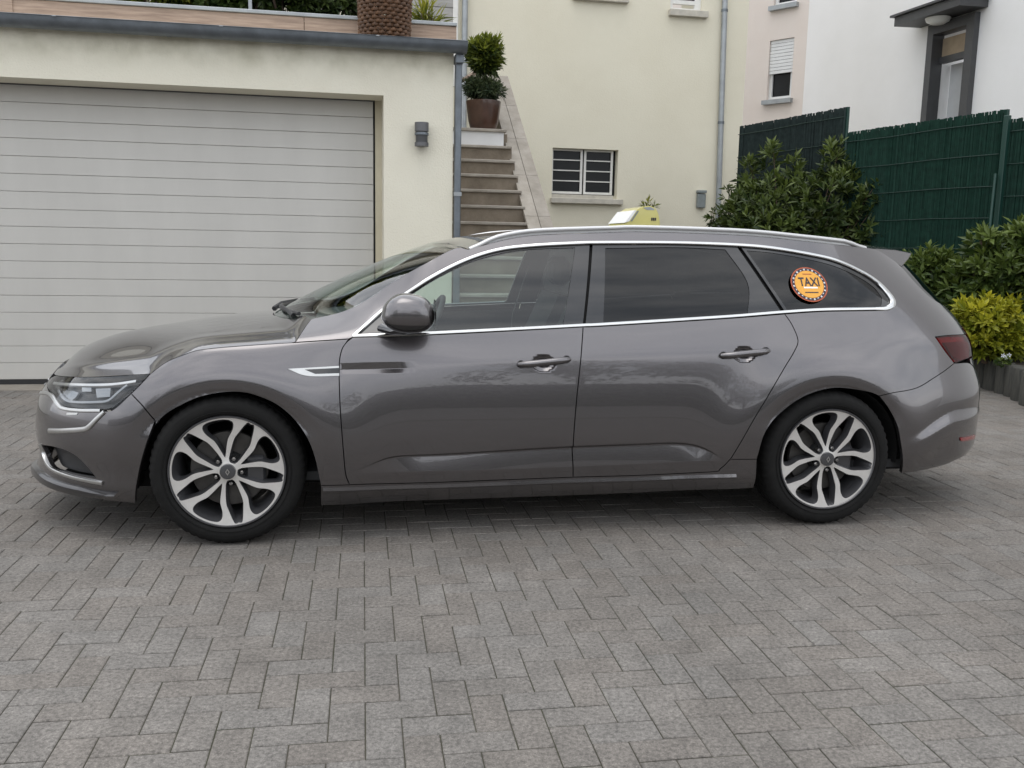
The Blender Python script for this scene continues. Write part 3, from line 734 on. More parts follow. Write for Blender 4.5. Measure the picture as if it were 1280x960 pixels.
# ---- handles and mirrors
def handle(hx, hz, side, par):
    mb = MB(); n = 15; L = .118; pts = []
    for i in range(n):
        t = -1+2*i/(n-1); x = hx+t*L
        y = -float(half_width(np.array(hx-.11), np.array(hz)))-(.030-.022*abs(t)**4)
        pts.append((x, y*(-side), hz+.012*t+.004))
    rs = [.0165*(1-.35*abs(-1+2*i/(n-1))**6) for i in range(n)]
    mb.tube(pts, rs, 12, flat=.95); h = mb.build('door_handle', 'paint', par, auto=50)
    for e in (-1, 1):
        g = MB(); x = hx+e*.105; y = -float(half_width(np.array(hx-.12), np.array(hz)))
        g.tube([(x, (y+.004)*(-side), hz+.012*e*.9+.004), (x, (y-.010)*(-side), hz+.012*e*.9+.004)], .0175, 10)
        g.build('handle_gasket', 'black_plastic', par)
for side in (-1, 1):
    handle(*HANDLES[0], side, PARTS['front_door', side]); handle(*HANDLES[1], side, PARTS['rear_door', side])
def mirror(side):
    m = empty('wing_mirror', parent=car)
    cx, cz = CARF.px(511, 393, -1.04); cy = -1.04
    V = []; F = []; nu, nv = 40, 22
    for j in range(nv+1):
        ph = -math.pi/2+math.pi*j/nv
        for i in range(nu):
            th = 2*math.pi*i/nu
            def pw(t, e): return math.copysign(abs(t)**e, t)
            x = pw(math.cos(ph), .72)*pw(math.cos(th), .72); y = pw(math.cos(ph), .72)*pw(math.sin(th), .8); z = pw(math.sin(ph), .80)
            sx = .108*(1.0 if x > 0 else 1.06)*(1-.10*z if x < 0 else 1); X = sx*x; Zz = z*(.088 if z > 0 else .078)+.012*x*(1 if z > 0 else 0)*-1
            if x < 0: Zz *= 1-.30*abs(x)**2.2
            V.append((cx+X, (cy+y*.105)*(-side), cz+Zz))
    for j in range(nv):
        for i in range(nu): F.append((j*nu+i, j*nu+(i+1) % nu, (j+1)*nu+(i+1) % nu, (j+1)*nu+i))
    V = np.array(V); mo = meshobj('mirror_shell', V, F if side < 0 else [f[::-1] for f in F], None, m, True, mats=['paint', 'gloss_black'], mi=[0 if f[0]//nu >= 8 else 1 for f in F])
    bm = bmesh.new(); bm.from_mesh(mo.data); bmesh.ops.remove_doubles(bm, verts=bm.verts[:], dist=1e-6); bmesh.ops.recalc_face_normals(bm, faces=bm.faces[:]); bm.to_mesh(mo.data); bm.free()
    g = MB(); g.add([(cx+.109, (cy+.085*math.cos(a))*(-side), cz+.004+.062*math.sin(a)) for a in np.linspace(0, 2*math.pi, 24, endpoint=False)], [tuple(range(24))]); g.build('mirror_glass', 'chrome', m)
    bx, bz = CARF.px(486, 411, -.88)
    MB().tube([(bx-.02, -.865*(-side), bz+.002), (bx+.03, -.93*(-side), bz-.006), (cx-.01, -.99*(-side), cz-.068)], [.040, .032, .042], 12, flat=.55).build('mirror_arm', 'gloss_black', m, auto=50)
mirror(-1); mirror(1)

# ---- wheels
TR = .333
def make_wheel(name):
    w = empty(name)
    # local: y = 0 is the outer face, +y goes inboard
    prof = [(.243, .030), (.250, .010), (.262, .001), (.285, -.003), (.305, .002), (.318, .012), (.327, .024), (TR-.001, .042), (TR, .070), (TR-.007, .072), (TR-.007, .080), (TR, .082), (TR, .120), (TR-.007, .122), (TR-.007, .130), (TR, .132),
            (TR, .165), (TR-.007, .167), (TR-.007, .175), (TR, .177), (TR-.001, .205), (.322, .228), (.30, .242), (.26, .240), (.243, .215)]
    seg = 168; mb = MB(); v = []; m = len(prof)
    for k in range(seg):
        a = 2*math.pi*k/seg; notch = (k % 3 == 0)
        for i, (r, h) in enumerate(prof):
            rr = r-(.0045 if notch and (5 <= i <= 8 or 16 <= i <= 21) else 0)
            v.append((rr*math.cos(a), h, rr*math.sin(a)))
    f = [(k*m+i, ((k+1) % seg)*m+i, ((k+1) % seg)*m+i+1, k*m+i+1) for k in range(seg) for i in range(m-1)]
    mb.add(v, f); mb.build('tyre', 'rubber', w, auto=38)
    mb = MB()
    for r, h in ((.269, -.0025), (.298, .0022)): mb.lathe([(r-.0012, h+.001), (r-.0008, h-.0022), (r+.0008, h-.0022), (r+.0012, h+.001)], 120, 'y')
    mb.build('sidewall_ring', 'rubber', w, auto=40)
    R0 = .2475
    mb = MB(); mb.lathe([(.240, .004), (.2425, .0005), (R0, .0005), (R0+.002, .006), (R0, .020), (.236, .030), (.215, .060), (.205, .12), (.205, .21)], 120, 'y'); rimo = mb.build('rim', 'alloy_dark', w, auto=35)
    # machined face, ten arms in five pairs
    ring = np.array([(R0*math.cos(a), R0*math.sin(a)) for a in np.linspace(0, 2*math.pi, 150, endpoint=False)])
    loops = [ring]
    slot = [(.17, -.05), (.16, 0), (.17, .05), (.24, .088), (.42, .126), (.58, .146), (.70, .128), (.935, .070), (.945, .0), (.935, -.070), (.70, -.128), (.58, -.146), (.42, -.126), (.24, -.088)]
    opn = [(.245, 0), (.30, 4.2), (.40, 7.6), (.52, 10.2), (.60, 12.2), (.67, 15.2), (.76, 17.8), (.85, 18.0), (.91, 15.8), (.935, 11), (.94, 0)]
    A0 = math.radians(-8)
    for k in range(5):
        a = A0+k*2*math.pi/5; c, s = math.cos(a), math.sin(a)
        l = catmull(slot+[slot[0]], 4)[:-1]
        loops.append(np.array([((r*c-t*s)*R0, (r*s+t*c)*R0) for r, t in l]))
        a2 = a+math.pi/5
        l = [(r, g) for r, g in opn]+[(r, -g) for r, g in opn[-2:0:-1]]
        l = catmull(l+[l[0]], 4)[:-1]
        loops.append(np.array([(r*R0*math.cos(a2+math.radians(g)), r*R0*math.sin(a2+math.radians(g))) for r, g in l]))
    hub = np.array([(.034*math.cos(a), .034*math.sin(a)) for a in np.linspace(0, 2*math.pi, 40, endpoint=False)]); loops.append(hub)
    def face(x, y):
        r = np.hypot(x, y); return np.stack([x, .006+.020*(1-(r/R0)**2)-.012*np.exp(-(r/.05)**2), y], -1)
    vv, ff = cdt([resample(l, .012) for l in loops], .012)
    p = face(vv[:, 0], vv[:, 1]); g = np.cross(p[ff[:, 1]]-p[ff[:, 0]], p[ff[:, 2]]-p[ff[:, 0]])
    if g[:, 1].sum() > 0: ff = ff[:, ::-1]
    meshobj('spoke_face', p, ff, 'alloy', w)
    mb = MB()
    for i, l in enumerate(loops[1:-1]):
        l = resample(l, .012); c = l.mean(0); n = len(l); a = face(l[:, 0], l[:, 1])
        for d0, d1, s0, s1 in ((0, .010, 1, .93), (.010, .045, .93, .80)):
            b0 = face(*(c+(l-c)*s0).T); b1 = face(*(c+(l-c)*s1).T); b0[:, 1] = a[:, 1]+d0; b1[:, 1] = a[:, 1]+d1
            mb.add(np.concatenate([b0, b1]), [(k, (k+1) % n, n+(k+1) % n, n+k) for k in range(n)])
    mb.build('spoke_side', 'alloy_dark', w, auto=35)
    mb = MB(); mb.lathe([(.0005, .004), (.022, .004), (.033, .006), (.0345, .016), (.0345, .04)], 40, 'y'); cap = mb.build('centre_cap', 'alloy_dark', w, auto=40)
    # emblem: an upright diamond ring
    mb = MB(); dm = [(0, .0155), (.0095, 0), (0, -.0155), (-.0095, 0)]; di = [(x*.55, z*.55) for x, z in dm]
    mb.add([(x, .0022, z) for x, z in dm]+[(x, .0022, z) for x, z in di]+[(x, .0045, z) for x, z in dm]+[(x, .0045, z) for x, z in di],
           [(k, (k+1) % 4, 4+(k+1) % 4, 4+k) for k in range(4)]+[(k, (k+1) % 4, 8+(k+1) % 4, 8+k) for k in range(4)]+[(4+k, 4+(k+1) % 4, 12+(k+1) % 4, 12+k) for k in range(4)])
    mb.build('emblem', 'satin_chrome', cap)
    for k in range(5):
        a = A0+k*2*math.pi/5; r = .058
        mb = MB(); mb.lathe([(.0005, .020), (.006, .020), (.009, .023), (.009, .05)], 6, 'y', (r*math.cos(a), 0, r*math.sin(a))); mb.build('wheel_bolt', 'steel', w)
    MB().lathe([(.03, .078), (.165, .078), (.168, .082), (.168, .10)], 60, 'y').build('brake_disc', 'disc_steel', w, auto=40)
    MB().lathe([(.001, .050), (.07, .050), (.075, .060), (.08, .095)], 30, 'y').build('wheel_hub', 'matte_black', w, auto=40)
    MB().box((.07, .055, -.06), (.155, .075, .06), .012).build('brake_caliper', 'alloy_dark', w)
    return w
wheel0 = make_wheel('wheel')
def put_wheel(w, x, side, spin):
    w.parent = car; w.location = (x, -.915*(-side), TR+.0); w.rotation_euler = (0, spin, 0 if side < 0 else math.pi)
put_wheel(wheel0, 0, -1, 0)
for x, side, spin in ((2.809, -1, .03), (0, 1, .4), (2.809, 1, .9)):
    c = linkcopy(wheel0, None)
    for k in kids(wheel0):
        kc = linkcopy(k, c)
        for g in kids(k): linkcopy(g, kc)
    put_wheel(c, x, side, spin)

# ---- underbody, wheel housings, cabin
mb = MB()
mb.box((-.80, -.50, .17), (3.65, .50, .24)); mb.box((.44, -.80, .17), (2.38, .80, .23)); mb.box((-.78, -.62, .19), (-.44, .62, .26)); mb.box((3.25, -.62, .30), (3.60, .62, .36))
mb.build('underbody', 'matte_black', car)
for ax_ in (0.0, 2.809):
    for side in (-1, 1):
        prof = []; mb = MB(); n = 24
        ring = [(ax_+.405*math.cos(a), .335+.366*math.sin(a)) for a in np.linspace(-.12, math.pi+.12, n)]
        def y_in(x, z):          # stay inside the body skin
            k = 1.0
            if x < Q0F: k = (1-((Q0F-x)/(Q0F-float(XN(max(z, .2)))))**NF)**(1/NF)
            if x > Q0R: k = (1-((x-Q0R)/(float(XT(max(z, .25)))-Q0R))**NR)**(1/NR)
            return min(.905, .90*k-.012)
        v = [(x, y_in(x, z)*side, z) for x, z in ring]+[(x, .50*side, z) for x, z in ring]
        mb.add(v, [(k, k+1, n+k+1, n+k) for k in range(n-1)]); mb.add([(x, .50*side, z) for x, z in ring], [tuple(range(n))])
        mb.build('wheel_housing', 'matte_black', car)
SH = poly([('q', -.30, .30), ('q', -.30, .80)], [('q', -.30, .80), ('q', .3, .86), ('q', .6, .90), ('q', 1.6, .95), ('q', 2.6, 1.02), ('q', 3.35, 1.02)], [('q', 3.35, 1.02), ('q', 3.35, .40)],
          [('q', 3.35, .40), ('q', 3.24, .40), ('q', 3.1, .66), ('q', 2.81, .735), ('q', 2.52, .66), ('q', 2.36, .42)], [('q', 2.36, .42), ('q', 2.36, .24)], [('q', 2.36, .24), ('q', .45, .24)],
          [('q', .45, .24), ('q', .45, .42), ('q', .29, .66), ('q', 0, .735), ('q', -.26, .68), ('q', -.30, .62)], sub=3)
for side in (-1, 1):
    panel('inner_lining', [SH], 'interior', car, side, off=-.055, step=.08, rim=0)
mb = MB(); mb.box((.30, -.80, .26), (3.45, .80, .30)); mb.build('cabin_floor', 'interior', car)
mb = MB(); mb.add([(.34, -.80, .935), (.34, .80, .935), (.60, .80, .955), (.60, -.80, .955), (.74, -.78, .90), (.74, .78, .90), (.70, .78, .55), (.70, -.78, .55), (.40, -.8, .4), (.40, .8, .4)],
                    [(0, 1, 2, 3), (3, 2, 5, 4), (4, 5, 6, 7), (7, 6, 9, 8), (0, 8, 9, 1)]); mb.build('dashboard', 'interior', car, auto=40)
sw = empty('steering_wheel', parent=car)
MB().lathe([(.185+.014*math.cos(a), .014*math.sin(a)) for a in np.linspace(0, 2*math.pi, 9)[:-1]], 40, 'x', close=True).build('wheel_ring', 'interior', sw, smooth=True)
MB().tube([(0, -.18, 0), (.01, 0, -.01), (0, .18, 0)], [.015, .055, .015], 8).build('wheel_spoke', 'interior', sw, auto=50)
sw.location = (.90, -.38, .90); sw.rotation_euler = (0, math.radians(25), 0)
def seat(x, y, w, back=.62, hr=(0,)):
    s = empty('seat', (x, y, .30), parent=car)
    MB().box((0, -w, .05), (.50, w, .22), .05).build('seat_cushion', 'interior', s, auto=40)
    mb = MB(); mb.prism([(.40, -w, .16), (.54, -w, .16), (.76, -w, .16+back*.97), (.66, -w, .16+back)], (0, 2*w, 0)); mb.build('backrest', 'interior', s)
    for h in hr:
        MB().box((.66, h-.13, .20+back), (.76, h+.13, .37+back), .04).build('headrest', 'interior', s, auto=40)
seat(1.02, -.38, .25, .60); seat(1.02, .38, .25, .60); seat(1.90, 0, .66, .60, (-.38, .38))

_b0, _b1 = CARF.px(662, 329, .70), CARF.px(641, 392, .72)
MB().tube([(_b0[0], .70, _b0[1]), (_b1[0], .72, _b1[1]), (_b1[0]-.02, .73, .55)], .012, 6, flat=.3).build('seat_belt', 'interior_light', car)
for side in (-1, 1):  # added black boxes that stop light leaking through the rear wheel arches
    MB().box((3.235, .45*side, .32), (3.25, .80*side, .72)).build('light_block', 'matte_black', car)
    MB().box((2.45, .50*side, .735), (3.26, .84*side, .75)).build('light_block', 'matte_black', car)
# ------------------------------------------------------------------ materials of the place
def plaster(name, c, c2, bump=.25, grime=None):
    m, t, o = nodemat(name)
    b = t.nodes.new('ShaderNodeBsdfPrincipled'); t.links.new(b.outputs[0], o.inputs[0]); b.inputs['Roughness'].default_value = .9; b.inputs['Specular IOR Level'].default_value = .2
    tc = t.nodes.new('ShaderNodeTexCoord')
    n = t.nodes.new('ShaderNodeTexNoise'); n.inputs['Scale'].default_value = .9; n.inputs['Detail'].default_value = 8; n.inputs['Roughness'].default_value = .65
    t.links.new(tc.outputs['Object'], n.inputs['Vector'])
    mx = t.nodes.new('ShaderNodeMix'); mx.data_type = 'RGBA'; mx.inputs['A'].default_value = (*c2, 1); mx.inputs['B'].default_value = (*c, 1)
    mr = t.nodes.new('ShaderNodeMapRange'); mr.inputs['From Min'].default_value = .3; mr.inputs['From Max'].default_value = .6
    t.links.new(n.outputs['Fac'], mr.inputs[0]); t.links.new(mr.outputs[0], mx.inputs['Factor'])
    last = mx.outputs['Result']
    if grime:                                     # weather stains: (z of the source, depth, strength, colour)
        z0, dz, k, gc = grime
        sx = t.nodes.new('ShaderNodeSeparateXYZ'); t.links.new(tc.outputs['Object'], sx.inputs[0])
        mp = t.nodes.new('ShaderNodeMapping'); mp.inputs['Scale'].default_value = (2.0, 2.0, 2.0); t.links.new(tc.outputs['Object'], mp.inputs[0])
        n3 = t.nodes.new('ShaderNodeTexNoise'); n3.inputs['Scale'].default_value = 2.2; n3.inputs['Detail'].default_value = 6; t.links.new(mp.outputs[0], n3.inputs['Vector'])
        g = t.nodes.new('ShaderNodeMapRange'); g.inputs['From Min'].default_value = z0-dz; g.inputs['From Max'].default_value = z0; t.links.new(sx.outputs['Z'], g.inputs[0])
        pw = t.nodes.new('ShaderNodeMath'); pw.operation = 'POWER'; pw.inputs[1].default_value = 2.0; t.links.new(g.outputs[0], pw.inputs[0])
        m2 = t.nodes.new('ShaderNodeMapRange'); m2.inputs['From Min'].default_value = .3; m2.inputs['From Max'].default_value = .7; t.links.new(n3.outputs['Fac'], m2.inputs[0])
        mu = t.nodes.new('ShaderNodeMath'); mu.operation = 'MULTIPLY'; t.links.new(pw.outputs[0], mu.inputs[0]); t.links.new(m2.outputs[0], mu.inputs[1])
        mk = t.nodes.new('ShaderNodeMath'); mk.operation = 'MULTIPLY'; mk.inputs[1].default_value = k; t.links.new(mu.outputs[0], mk.inputs[0]); mk.use_clamp = True
        mg = t.nodes.new('ShaderNodeMix'); mg.data_type = 'RGBA'; t.links.new(mk.outputs[0], mg.inputs['Factor']); t.links.new(last, mg.inputs['A']); mg.inputs['B'].default_value = (*gc, 1)
        last = mg.outputs['Result']
    t.links.new(last, b.inputs['Base Color'])
    n2 = t.nodes.new('ShaderNodeTexNoise'); n2.inputs['Scale'].default_value = 70; n2.inputs['Detail'].default_value = 4; t.links.new(tc.outputs['Object'], n2.inputs['Vector'])
    bp = t.nodes.new('ShaderNodeBump'); bp.inputs['Strength'].default_value = bump; bp.inputs['Distance'].default_value = .012; t.links.new(n2.outputs['Fac'], bp.inputs['Height']); t.links.new(bp.outputs[0], b.inputs['Normal'])
    return m
pbr('garage_white', (.54, .525, .49), .42, var=.05, vscale=3, streak=(1, 1, .3))
pbr('zinc', (.17, .19, .21), .42, .55, var=.22, vscale=7)
pbr('zinc_light', (.34, .36, .37), .42, .5, var=.15, vscale=6)
pbr('timber', (.46, .345, .27), .78, col2=(.28, .205, .16), vscale=5, streak=(.6, 6, 9), bump=.2, bscale=40)
pbr('grey_boards', (.36, .35, .33), .8, var=.2, vscale=4, streak=(1, 6, 6))
pbr('wicker', (.115, .055, .024), .55, var=.45, vscale=25, obj_var=.12)
pbr('terracotta', (.070, .034, .022), .28, var=.3, vscale=9, coat=.3)
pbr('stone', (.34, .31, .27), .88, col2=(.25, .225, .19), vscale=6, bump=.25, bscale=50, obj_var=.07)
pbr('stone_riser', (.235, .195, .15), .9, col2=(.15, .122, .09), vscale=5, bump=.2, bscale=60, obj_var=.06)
pbr('stone_white', (.66, .66, .66), .8, var=.06, vscale=5)
pbr('white_paint', (.74, .73, .69), .5, var=.08, vscale=8)
pbr('sill_stone', (.52, .49, .42), .85, var=.15, vscale=9, bump=.15)
pbr('dark_room', (.010, .011, .012), .6)
pbr('window_dark', (.010, .011, .012), .25, 0, 0, spec=.25, var=.3, vscale=5)
pbr('anthracite', (.055, .056, .058), .5, var=.1, vscale=8)
pbr('lamp_grey', (.13, .13, .135), .45, .3, var=.1)
pbr('grey_box', (.20, .225, .225), .5, var=.12, vscale=12)
pbr('shutter_white', (.72, .73, .73), .5, var=.05)
pbr('door_white', (.55, .56, .56), .4, var=.06)
pbr('door_panel_tan', (.34, .265, .18), .7, var=.12)
pbr('opal', (.68, .68, .64), .3)
pbr('fence_green', (.009, .038, .026), .7, spec=.2, var=.35, vscale=14, obj_var=.15)
pbr('fence_wire', (.010, .032, .025), .6)
pbr('fence_post', (.008, .042, .032), .5)
pbr('fence_dark', (.022, .035, .033), .75, spec=.2, var=.35, vscale=14)
pbr('log_wood', (.075, .072, .062), .9, col2=(.036, .037, .033), vscale=7, streak=(6, 6, .9), bump=.35, bscale=35, obj_var=.2)
pbr('soil', (.045, .034, .025), .95, var=.4, vscale=14, bump=.5, bscale=30)
pbr('bark', (.10, .07, .05), .9, var=.3, vscale=30, bump=.3)
pbr('concrete', (.26, .235, .20), .9, var=.2, vscale=6, bump=.2)
pbr('joint_sand', (.062, .055, .042), .95, col2=(.04, .042, .022), vscale=3, bump=.3, bscale=200)
pbr('petal', (.70, .72, .80), .7)
plaster('plaster_cream', (.77, .735, .615), (.725, .685, .565), .35, grime=(2.86, .22, .55, (.33, .31, .21)))
plaster('plaster_soffit', (.62, .57, .44), (.54, .49, .37), .2)
plaster('plaster_yellow', (.735, .695, .565), (.695, .652, .522), .3)
plaster('plaster_pink', (.72, .655, .605), (.69, .615, .56), .15)
plaster('plaster_white', (.80, .795, .785), (.765, .76, .745), .2)
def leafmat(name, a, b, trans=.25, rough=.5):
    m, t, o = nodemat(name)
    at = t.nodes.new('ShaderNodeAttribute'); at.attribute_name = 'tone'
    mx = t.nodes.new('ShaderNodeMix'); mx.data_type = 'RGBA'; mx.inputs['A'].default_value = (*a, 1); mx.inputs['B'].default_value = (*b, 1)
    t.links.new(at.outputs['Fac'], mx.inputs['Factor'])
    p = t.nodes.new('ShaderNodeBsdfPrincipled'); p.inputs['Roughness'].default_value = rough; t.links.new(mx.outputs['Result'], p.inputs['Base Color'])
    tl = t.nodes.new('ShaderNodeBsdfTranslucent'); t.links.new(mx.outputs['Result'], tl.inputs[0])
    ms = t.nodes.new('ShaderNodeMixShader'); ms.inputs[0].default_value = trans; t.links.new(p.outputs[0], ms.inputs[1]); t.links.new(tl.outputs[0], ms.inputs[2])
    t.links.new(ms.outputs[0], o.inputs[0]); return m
leafmat('leaf_dark', (.024, .046, .010), (.115, .155, .032))
leafmat('leaf_mid', (.028, .055, .010), (.12, .165, .030))
leafmat('leaf_yellow', (.15, .18, .012), (.50, .47, .035), .35)
leafmat('leaf_topiary', (.022, .042, .006), (.20, .23, .025), .35)
leafmat('leaf_blue', (.03, .05, .022), (.10, .125, .05))
leafmat('leaf_lime', (.10, .13, .015), (.38, .36, .04), .3)

# ------------------------------------------------------------------ paving
def pavermat():
    m, t, o = nodemat('paver')
    b = t.nodes.new('ShaderNodeBsdfPrincipled'); t.links.new(b.outputs[0], o.inputs[0]); b.inputs['Roughness'].default_value = .82; b.inputs['Specular IOR Level'].default_value = .35
    g = t.nodes.new('ShaderNodeNewGeometry'); pos = g.outputs['Position']
    def noise(sc, det=5, ro=.6):
        n = t.nodes.new('ShaderNodeTexNoise'); n.inputs['Scale'].default_value = sc; n.inputs['Detail'].default_value = det; n.inputs['Roughness'].default_value = ro
        t.links.new(pos, n.inputs['Vector']); return n
    def mrange(s, a, b_, c, d):
        r = t.nodes.new('ShaderNodeMapRange'); t.links.new(s, r.inputs[0])
        for k, v in zip(('From Min', 'From Max', 'To Min', 'To Max'), (a, b_, c, d)): r.inputs[k].default_value = v
        return r.outputs[0]
    def math_(op, a, b_):
        n = t.nodes.new('ShaderNodeMath'); n.operation = op
        for i, v in enumerate((a, b_)):
            if hasattr(v, 'links') or hasattr(v, 'is_linked'): t.links.new(v, n.inputs[i])
            else: n.inputs[i].default_value = v
        return n.outputs[0]
    n1 = noise(75, 4, .75); n2 = noise(1.1, 5); n3 = noise(9, 6)
    vo = t.nodes.new('ShaderNodeTexVoronoi'); vo.inputs['Scale'].default_value = 230; t.links.new(pos, vo.inputs['Vector'])
    oi = t.nodes.new('ShaderNodeObjectInfo'); at = t.nodes.new('ShaderNodeAttribute'); at.attribute_name = 'tone'
    rnd = math_('FRACT', math_('ADD', oi.outputs['Random'], at.outputs['Fac']), 0)
    val = math_('MULTIPLY', mrange(n1.outputs['Fac'], .32, .68, .55, 1.42), mrange(n2.outputs['Fac'], .3, .7, .78, 1.16))
    val = math_('MULTIPLY', val, mrange(n3.outputs['Fac'], .3, .7, .84, 1.13))
    val = math_('MULTIPLY', val, mrange(rnd, 0, 1, .95, 1.05))
    val = math_('MULTIPLY', val, mrange(vo.outputs['Distance'], .0, .45, 1.45, .88))
    cr = t.nodes.new('ShaderNodeMix'); cr.data_type = 'RGBA'; cr.inputs['A'].default_value = (.178, .161, .144, 1); cr.inputs['B'].default_value = (.170, .160, .148, 1)
    t.links.new(rnd, cr.inputs['Factor'])
    sc = t.nodes.new('ShaderNodeVectorMath'); sc.operation = 'SCALE'; t.links.new(cr.outputs['Result'], sc.inputs[0]); t.links.new(val, sc.inputs['Scale'])
    t.links.new(sc.outputs[0], b.inputs['Base Color'])
    bp = t.nodes.new('ShaderNodeBump'); bp.inputs['Strength'].default_value = .45; bp.inputs['Distance'].default_value = .004; t.links.new(n1.outputs['Fac'], bp.inputs['Height']); t.links.new(bp.outputs[0], b.inputs['Normal'])
pavermat()
pbr('far_ground', (.19, .18, .17), .9, var=.25, vscale=2.5)
ground = MB().add([(-150, -150, -.012), (150, -150, -.012), (150, 150, -.012), (-150, 150, -.012)], [(0, 1, 2, 3)]).build('ground', 'far_ground'); tag(ground, kind='structure')
PAV_YAW = .1634; PW_, PL_ = .1015, .203
yard = empty('paved_yard', (0, 0, 0), PAV_YAW); tag(yard, kind='structure')
bed = MB().add([(-9, -1.5, -.0034), (11, -1.5, -.0034), (11, 12.5, -.0034), (-9, 12.5, -.0034)], [(0, 1, 2, 3)]).build('joint_bed', 'joint_sand', yard)
rng = random.Random(4)
def block(mb, x0, y0, x1, y1, dz, tilt=(0, 0)):
    g = .0017; b = .0030; x0 += g; y0 += g; x1 -= g; y1 -= g; cx, cy = (x0+x1)/2, (y0+y1)/2
    def z(x, y, h): return h+dz+tilt[0]*(x-cx)+tilt[1]*(y-cy)
    lo = [(x0, y0), (x1, y0), (x1, y1), (x0, y1)]; up = [(x0+b, y0+b), (x1-b, y0+b), (x1-b, y1-b), (x0+b, y1-b)]
    v = [(x, y, -.03) for x, y in lo]+[(x, y, z(x, y, -.0022)) for x, y in lo]+[(x, y, z(x, y, 0)) for x, y in up]
    f = [(8, 9, 10, 11)]+[(4+k, 4+(k+1) % 4, 8+(k+1) % 4, 8+k) for k in range(4)]+[(k, (k+1) % 4, 4+(k+1) % 4, 4+k) for k in range(4)]
    mb.add(v, f)
_protoH = MB(); block(_protoH, -PL_/2, -PW_/2, PL_/2, PW_/2, 0); _pm = _protoH.build('paver', 'paver', yard); PMESH = _pm.data
cells = []
c_, s_ = math.cos(PAV_YAW), math.sin(PAV_YAW)
FA = empty('garden_tmp')
bpy.data.objects.remove(FA)
for i in range(int(-8.5/PW_), int(10.5/PW_)):
    for j in range(int(-1.2/PW_), int(12.2/PW_)):
        m = (i+j) % 4
        if m == 0: x, y, r = (i+1)*PW_, (j+.5)*PW_, 0
        elif m == 2: x, y, r = (i+.5)*PW_, (j+1)*PW_, 1
        else: continue
        wx, wy = c_*x-s_*y, s_*x+c_*y
        d = np.array([wx, wy, -CAMH]); zc = d@C_FWD
        u = 640+FPX*(d@C_RIGHT)/zc if zc > .3 else -9e9; v_ = 480+FPX*(d@C_DOWN)/zc if zc > .3 else 9e9
        vis = -20 < u < 1300 and v_ < 985
        under = False
        cells.append((0 if vis else 1, wx*wx+wy*wy, x, y, r))
cells.sort()
big = MB(); tones = []
for k, (nv, d2, x, y, r) in enumerate(cells):
    dz = rng.uniform(-.0009, .0012); tl = (rng.uniform(-.005, .005), rng.uniform(-.005, .005))
    if k < 300:
        o = _pm if k == 0 else linkcopy(_pm, yard)
        o.location = (x, y, dz); o.rotation_euler = (tl[0], tl[1], r*math.pi/2+rng.uniform(-.004, .004))
    elif d2 < 13.5**2:
        a, b = (PL_/2, PW_/2) if not r else (PW_/2, PL_/2)
        block(big, x-a, y-b, x+a, y+b, dz, tl); tones.append(rng.random())
bo = meshobj('paver', big.v, big.f, 'paver', yard); tag(bo, kind='stuff')
at_ = bo.data.attributes.new('tone', 'FLOAT', 'POINT'); at_.data.foreach_set('value', np.repeat(np.array(tones, np.float32), 12))

# ------------------------------------------------------------------ garage
_o = ground_pt(0, 481)
GF = Frame(_o, .19)
def sz(fr, u, v, t): return fr.px(u, v, t)
gar = tag(empty('garage', GF.o, GF.yaw), 'cream rendered garage with a wide white ribbed door and zinc gutter', 'garage')
TW = -.36
s_r = sz(GF, 566, 200, TW)[0]; s_jam, z_sof = sz(GF, 479.5, 119.3, TW); z_sof0 = sz(GF, 0, 95.6, TW)[1]
z_top = (sz(GF, 300, 52, TW)[1]+sz(GF, 540, 65, TW)[1])/2+.05
z_sof = (z_sof+z_sof0)/2; SL = -6.0
mb = MB(); mb.box((SL, TW, z_sof), (s_r, TW+.4, z_top+.03)); mb.box((s_jam, TW, -.05), (s_r, TW+.4, z_sof)); gw = mb.build('wall', 'plaster_cream', gar)
MB().box((s_r-.30, TW+.4, -.05), (s_r, 4.2, z_top+.03)).build('side_wall', 'plaster_cream', gar)
MB().box((SL, TW+.4, z_top-.2), (s_r-.3, 4.2, z_top+.03)).build('roof_slab', 'concrete', gar)
sd0 = sz(GF, 468.6, 140, 0.0)[0]
gd = empty('garage_door', (0, 0, 0), parent=gar)
ztop_d = sz(GF, 300, 121, 0)[1]
z_b = sz(GF, 20, 474.5, 0)[1]; n_r = 17; ph = (ztop_d+.02-z_b)/n_r
for i in range(n_r):
    z0 = z_b+i*ph; mb = MB(); b = .0022
    a0, a1 = SL+.2, sd0-.018
    prof = [(0.02, z0+.002), (b, z0+.002), (0, z0+.002+b), (0, z0+ph-.001-b), (b, z0+ph-.001), (.02, z0+ph-.001)]
    mb.add([(a0, t, z) for t, z in prof]+[(a1, t, z) for t, z in prof], [(k, k+1, 7+k, 6+k) for k in range(5)]); mb.build('door_panel', 'garage_white', gd)
MB().box((SL+.2, .022, z_b), (sd0-.016, .05, ztop_d+.05)).build('door_backing', 'garage_white', gd)
MB().box((SL+.2, -.004, .004), (sd0-.018, .03, z_b-.001)).build('bottom_seal', 'black_plastic', gd)
MB().box((sd0-.014, -.002, 0), (sd0, .06, ztop_d+.05)).build('side_seal', 'matte_black', gd)
mb = MB(); mb.box((sd0+.001, .0, -.05), (s_jam+.02, .08, z_sof+.05)); mb.build('reveal', 'plaster_soffit', gar)
MB().box((SL, -.03, ztop_d+.012), (sd0, .10, z_sof+.05)).build('door_lintel', 'anthracite', gar)
MB().box((SL, TW+.02, -.04), (s_jam, .10, .003)).build('threshold', 'concrete', gar)
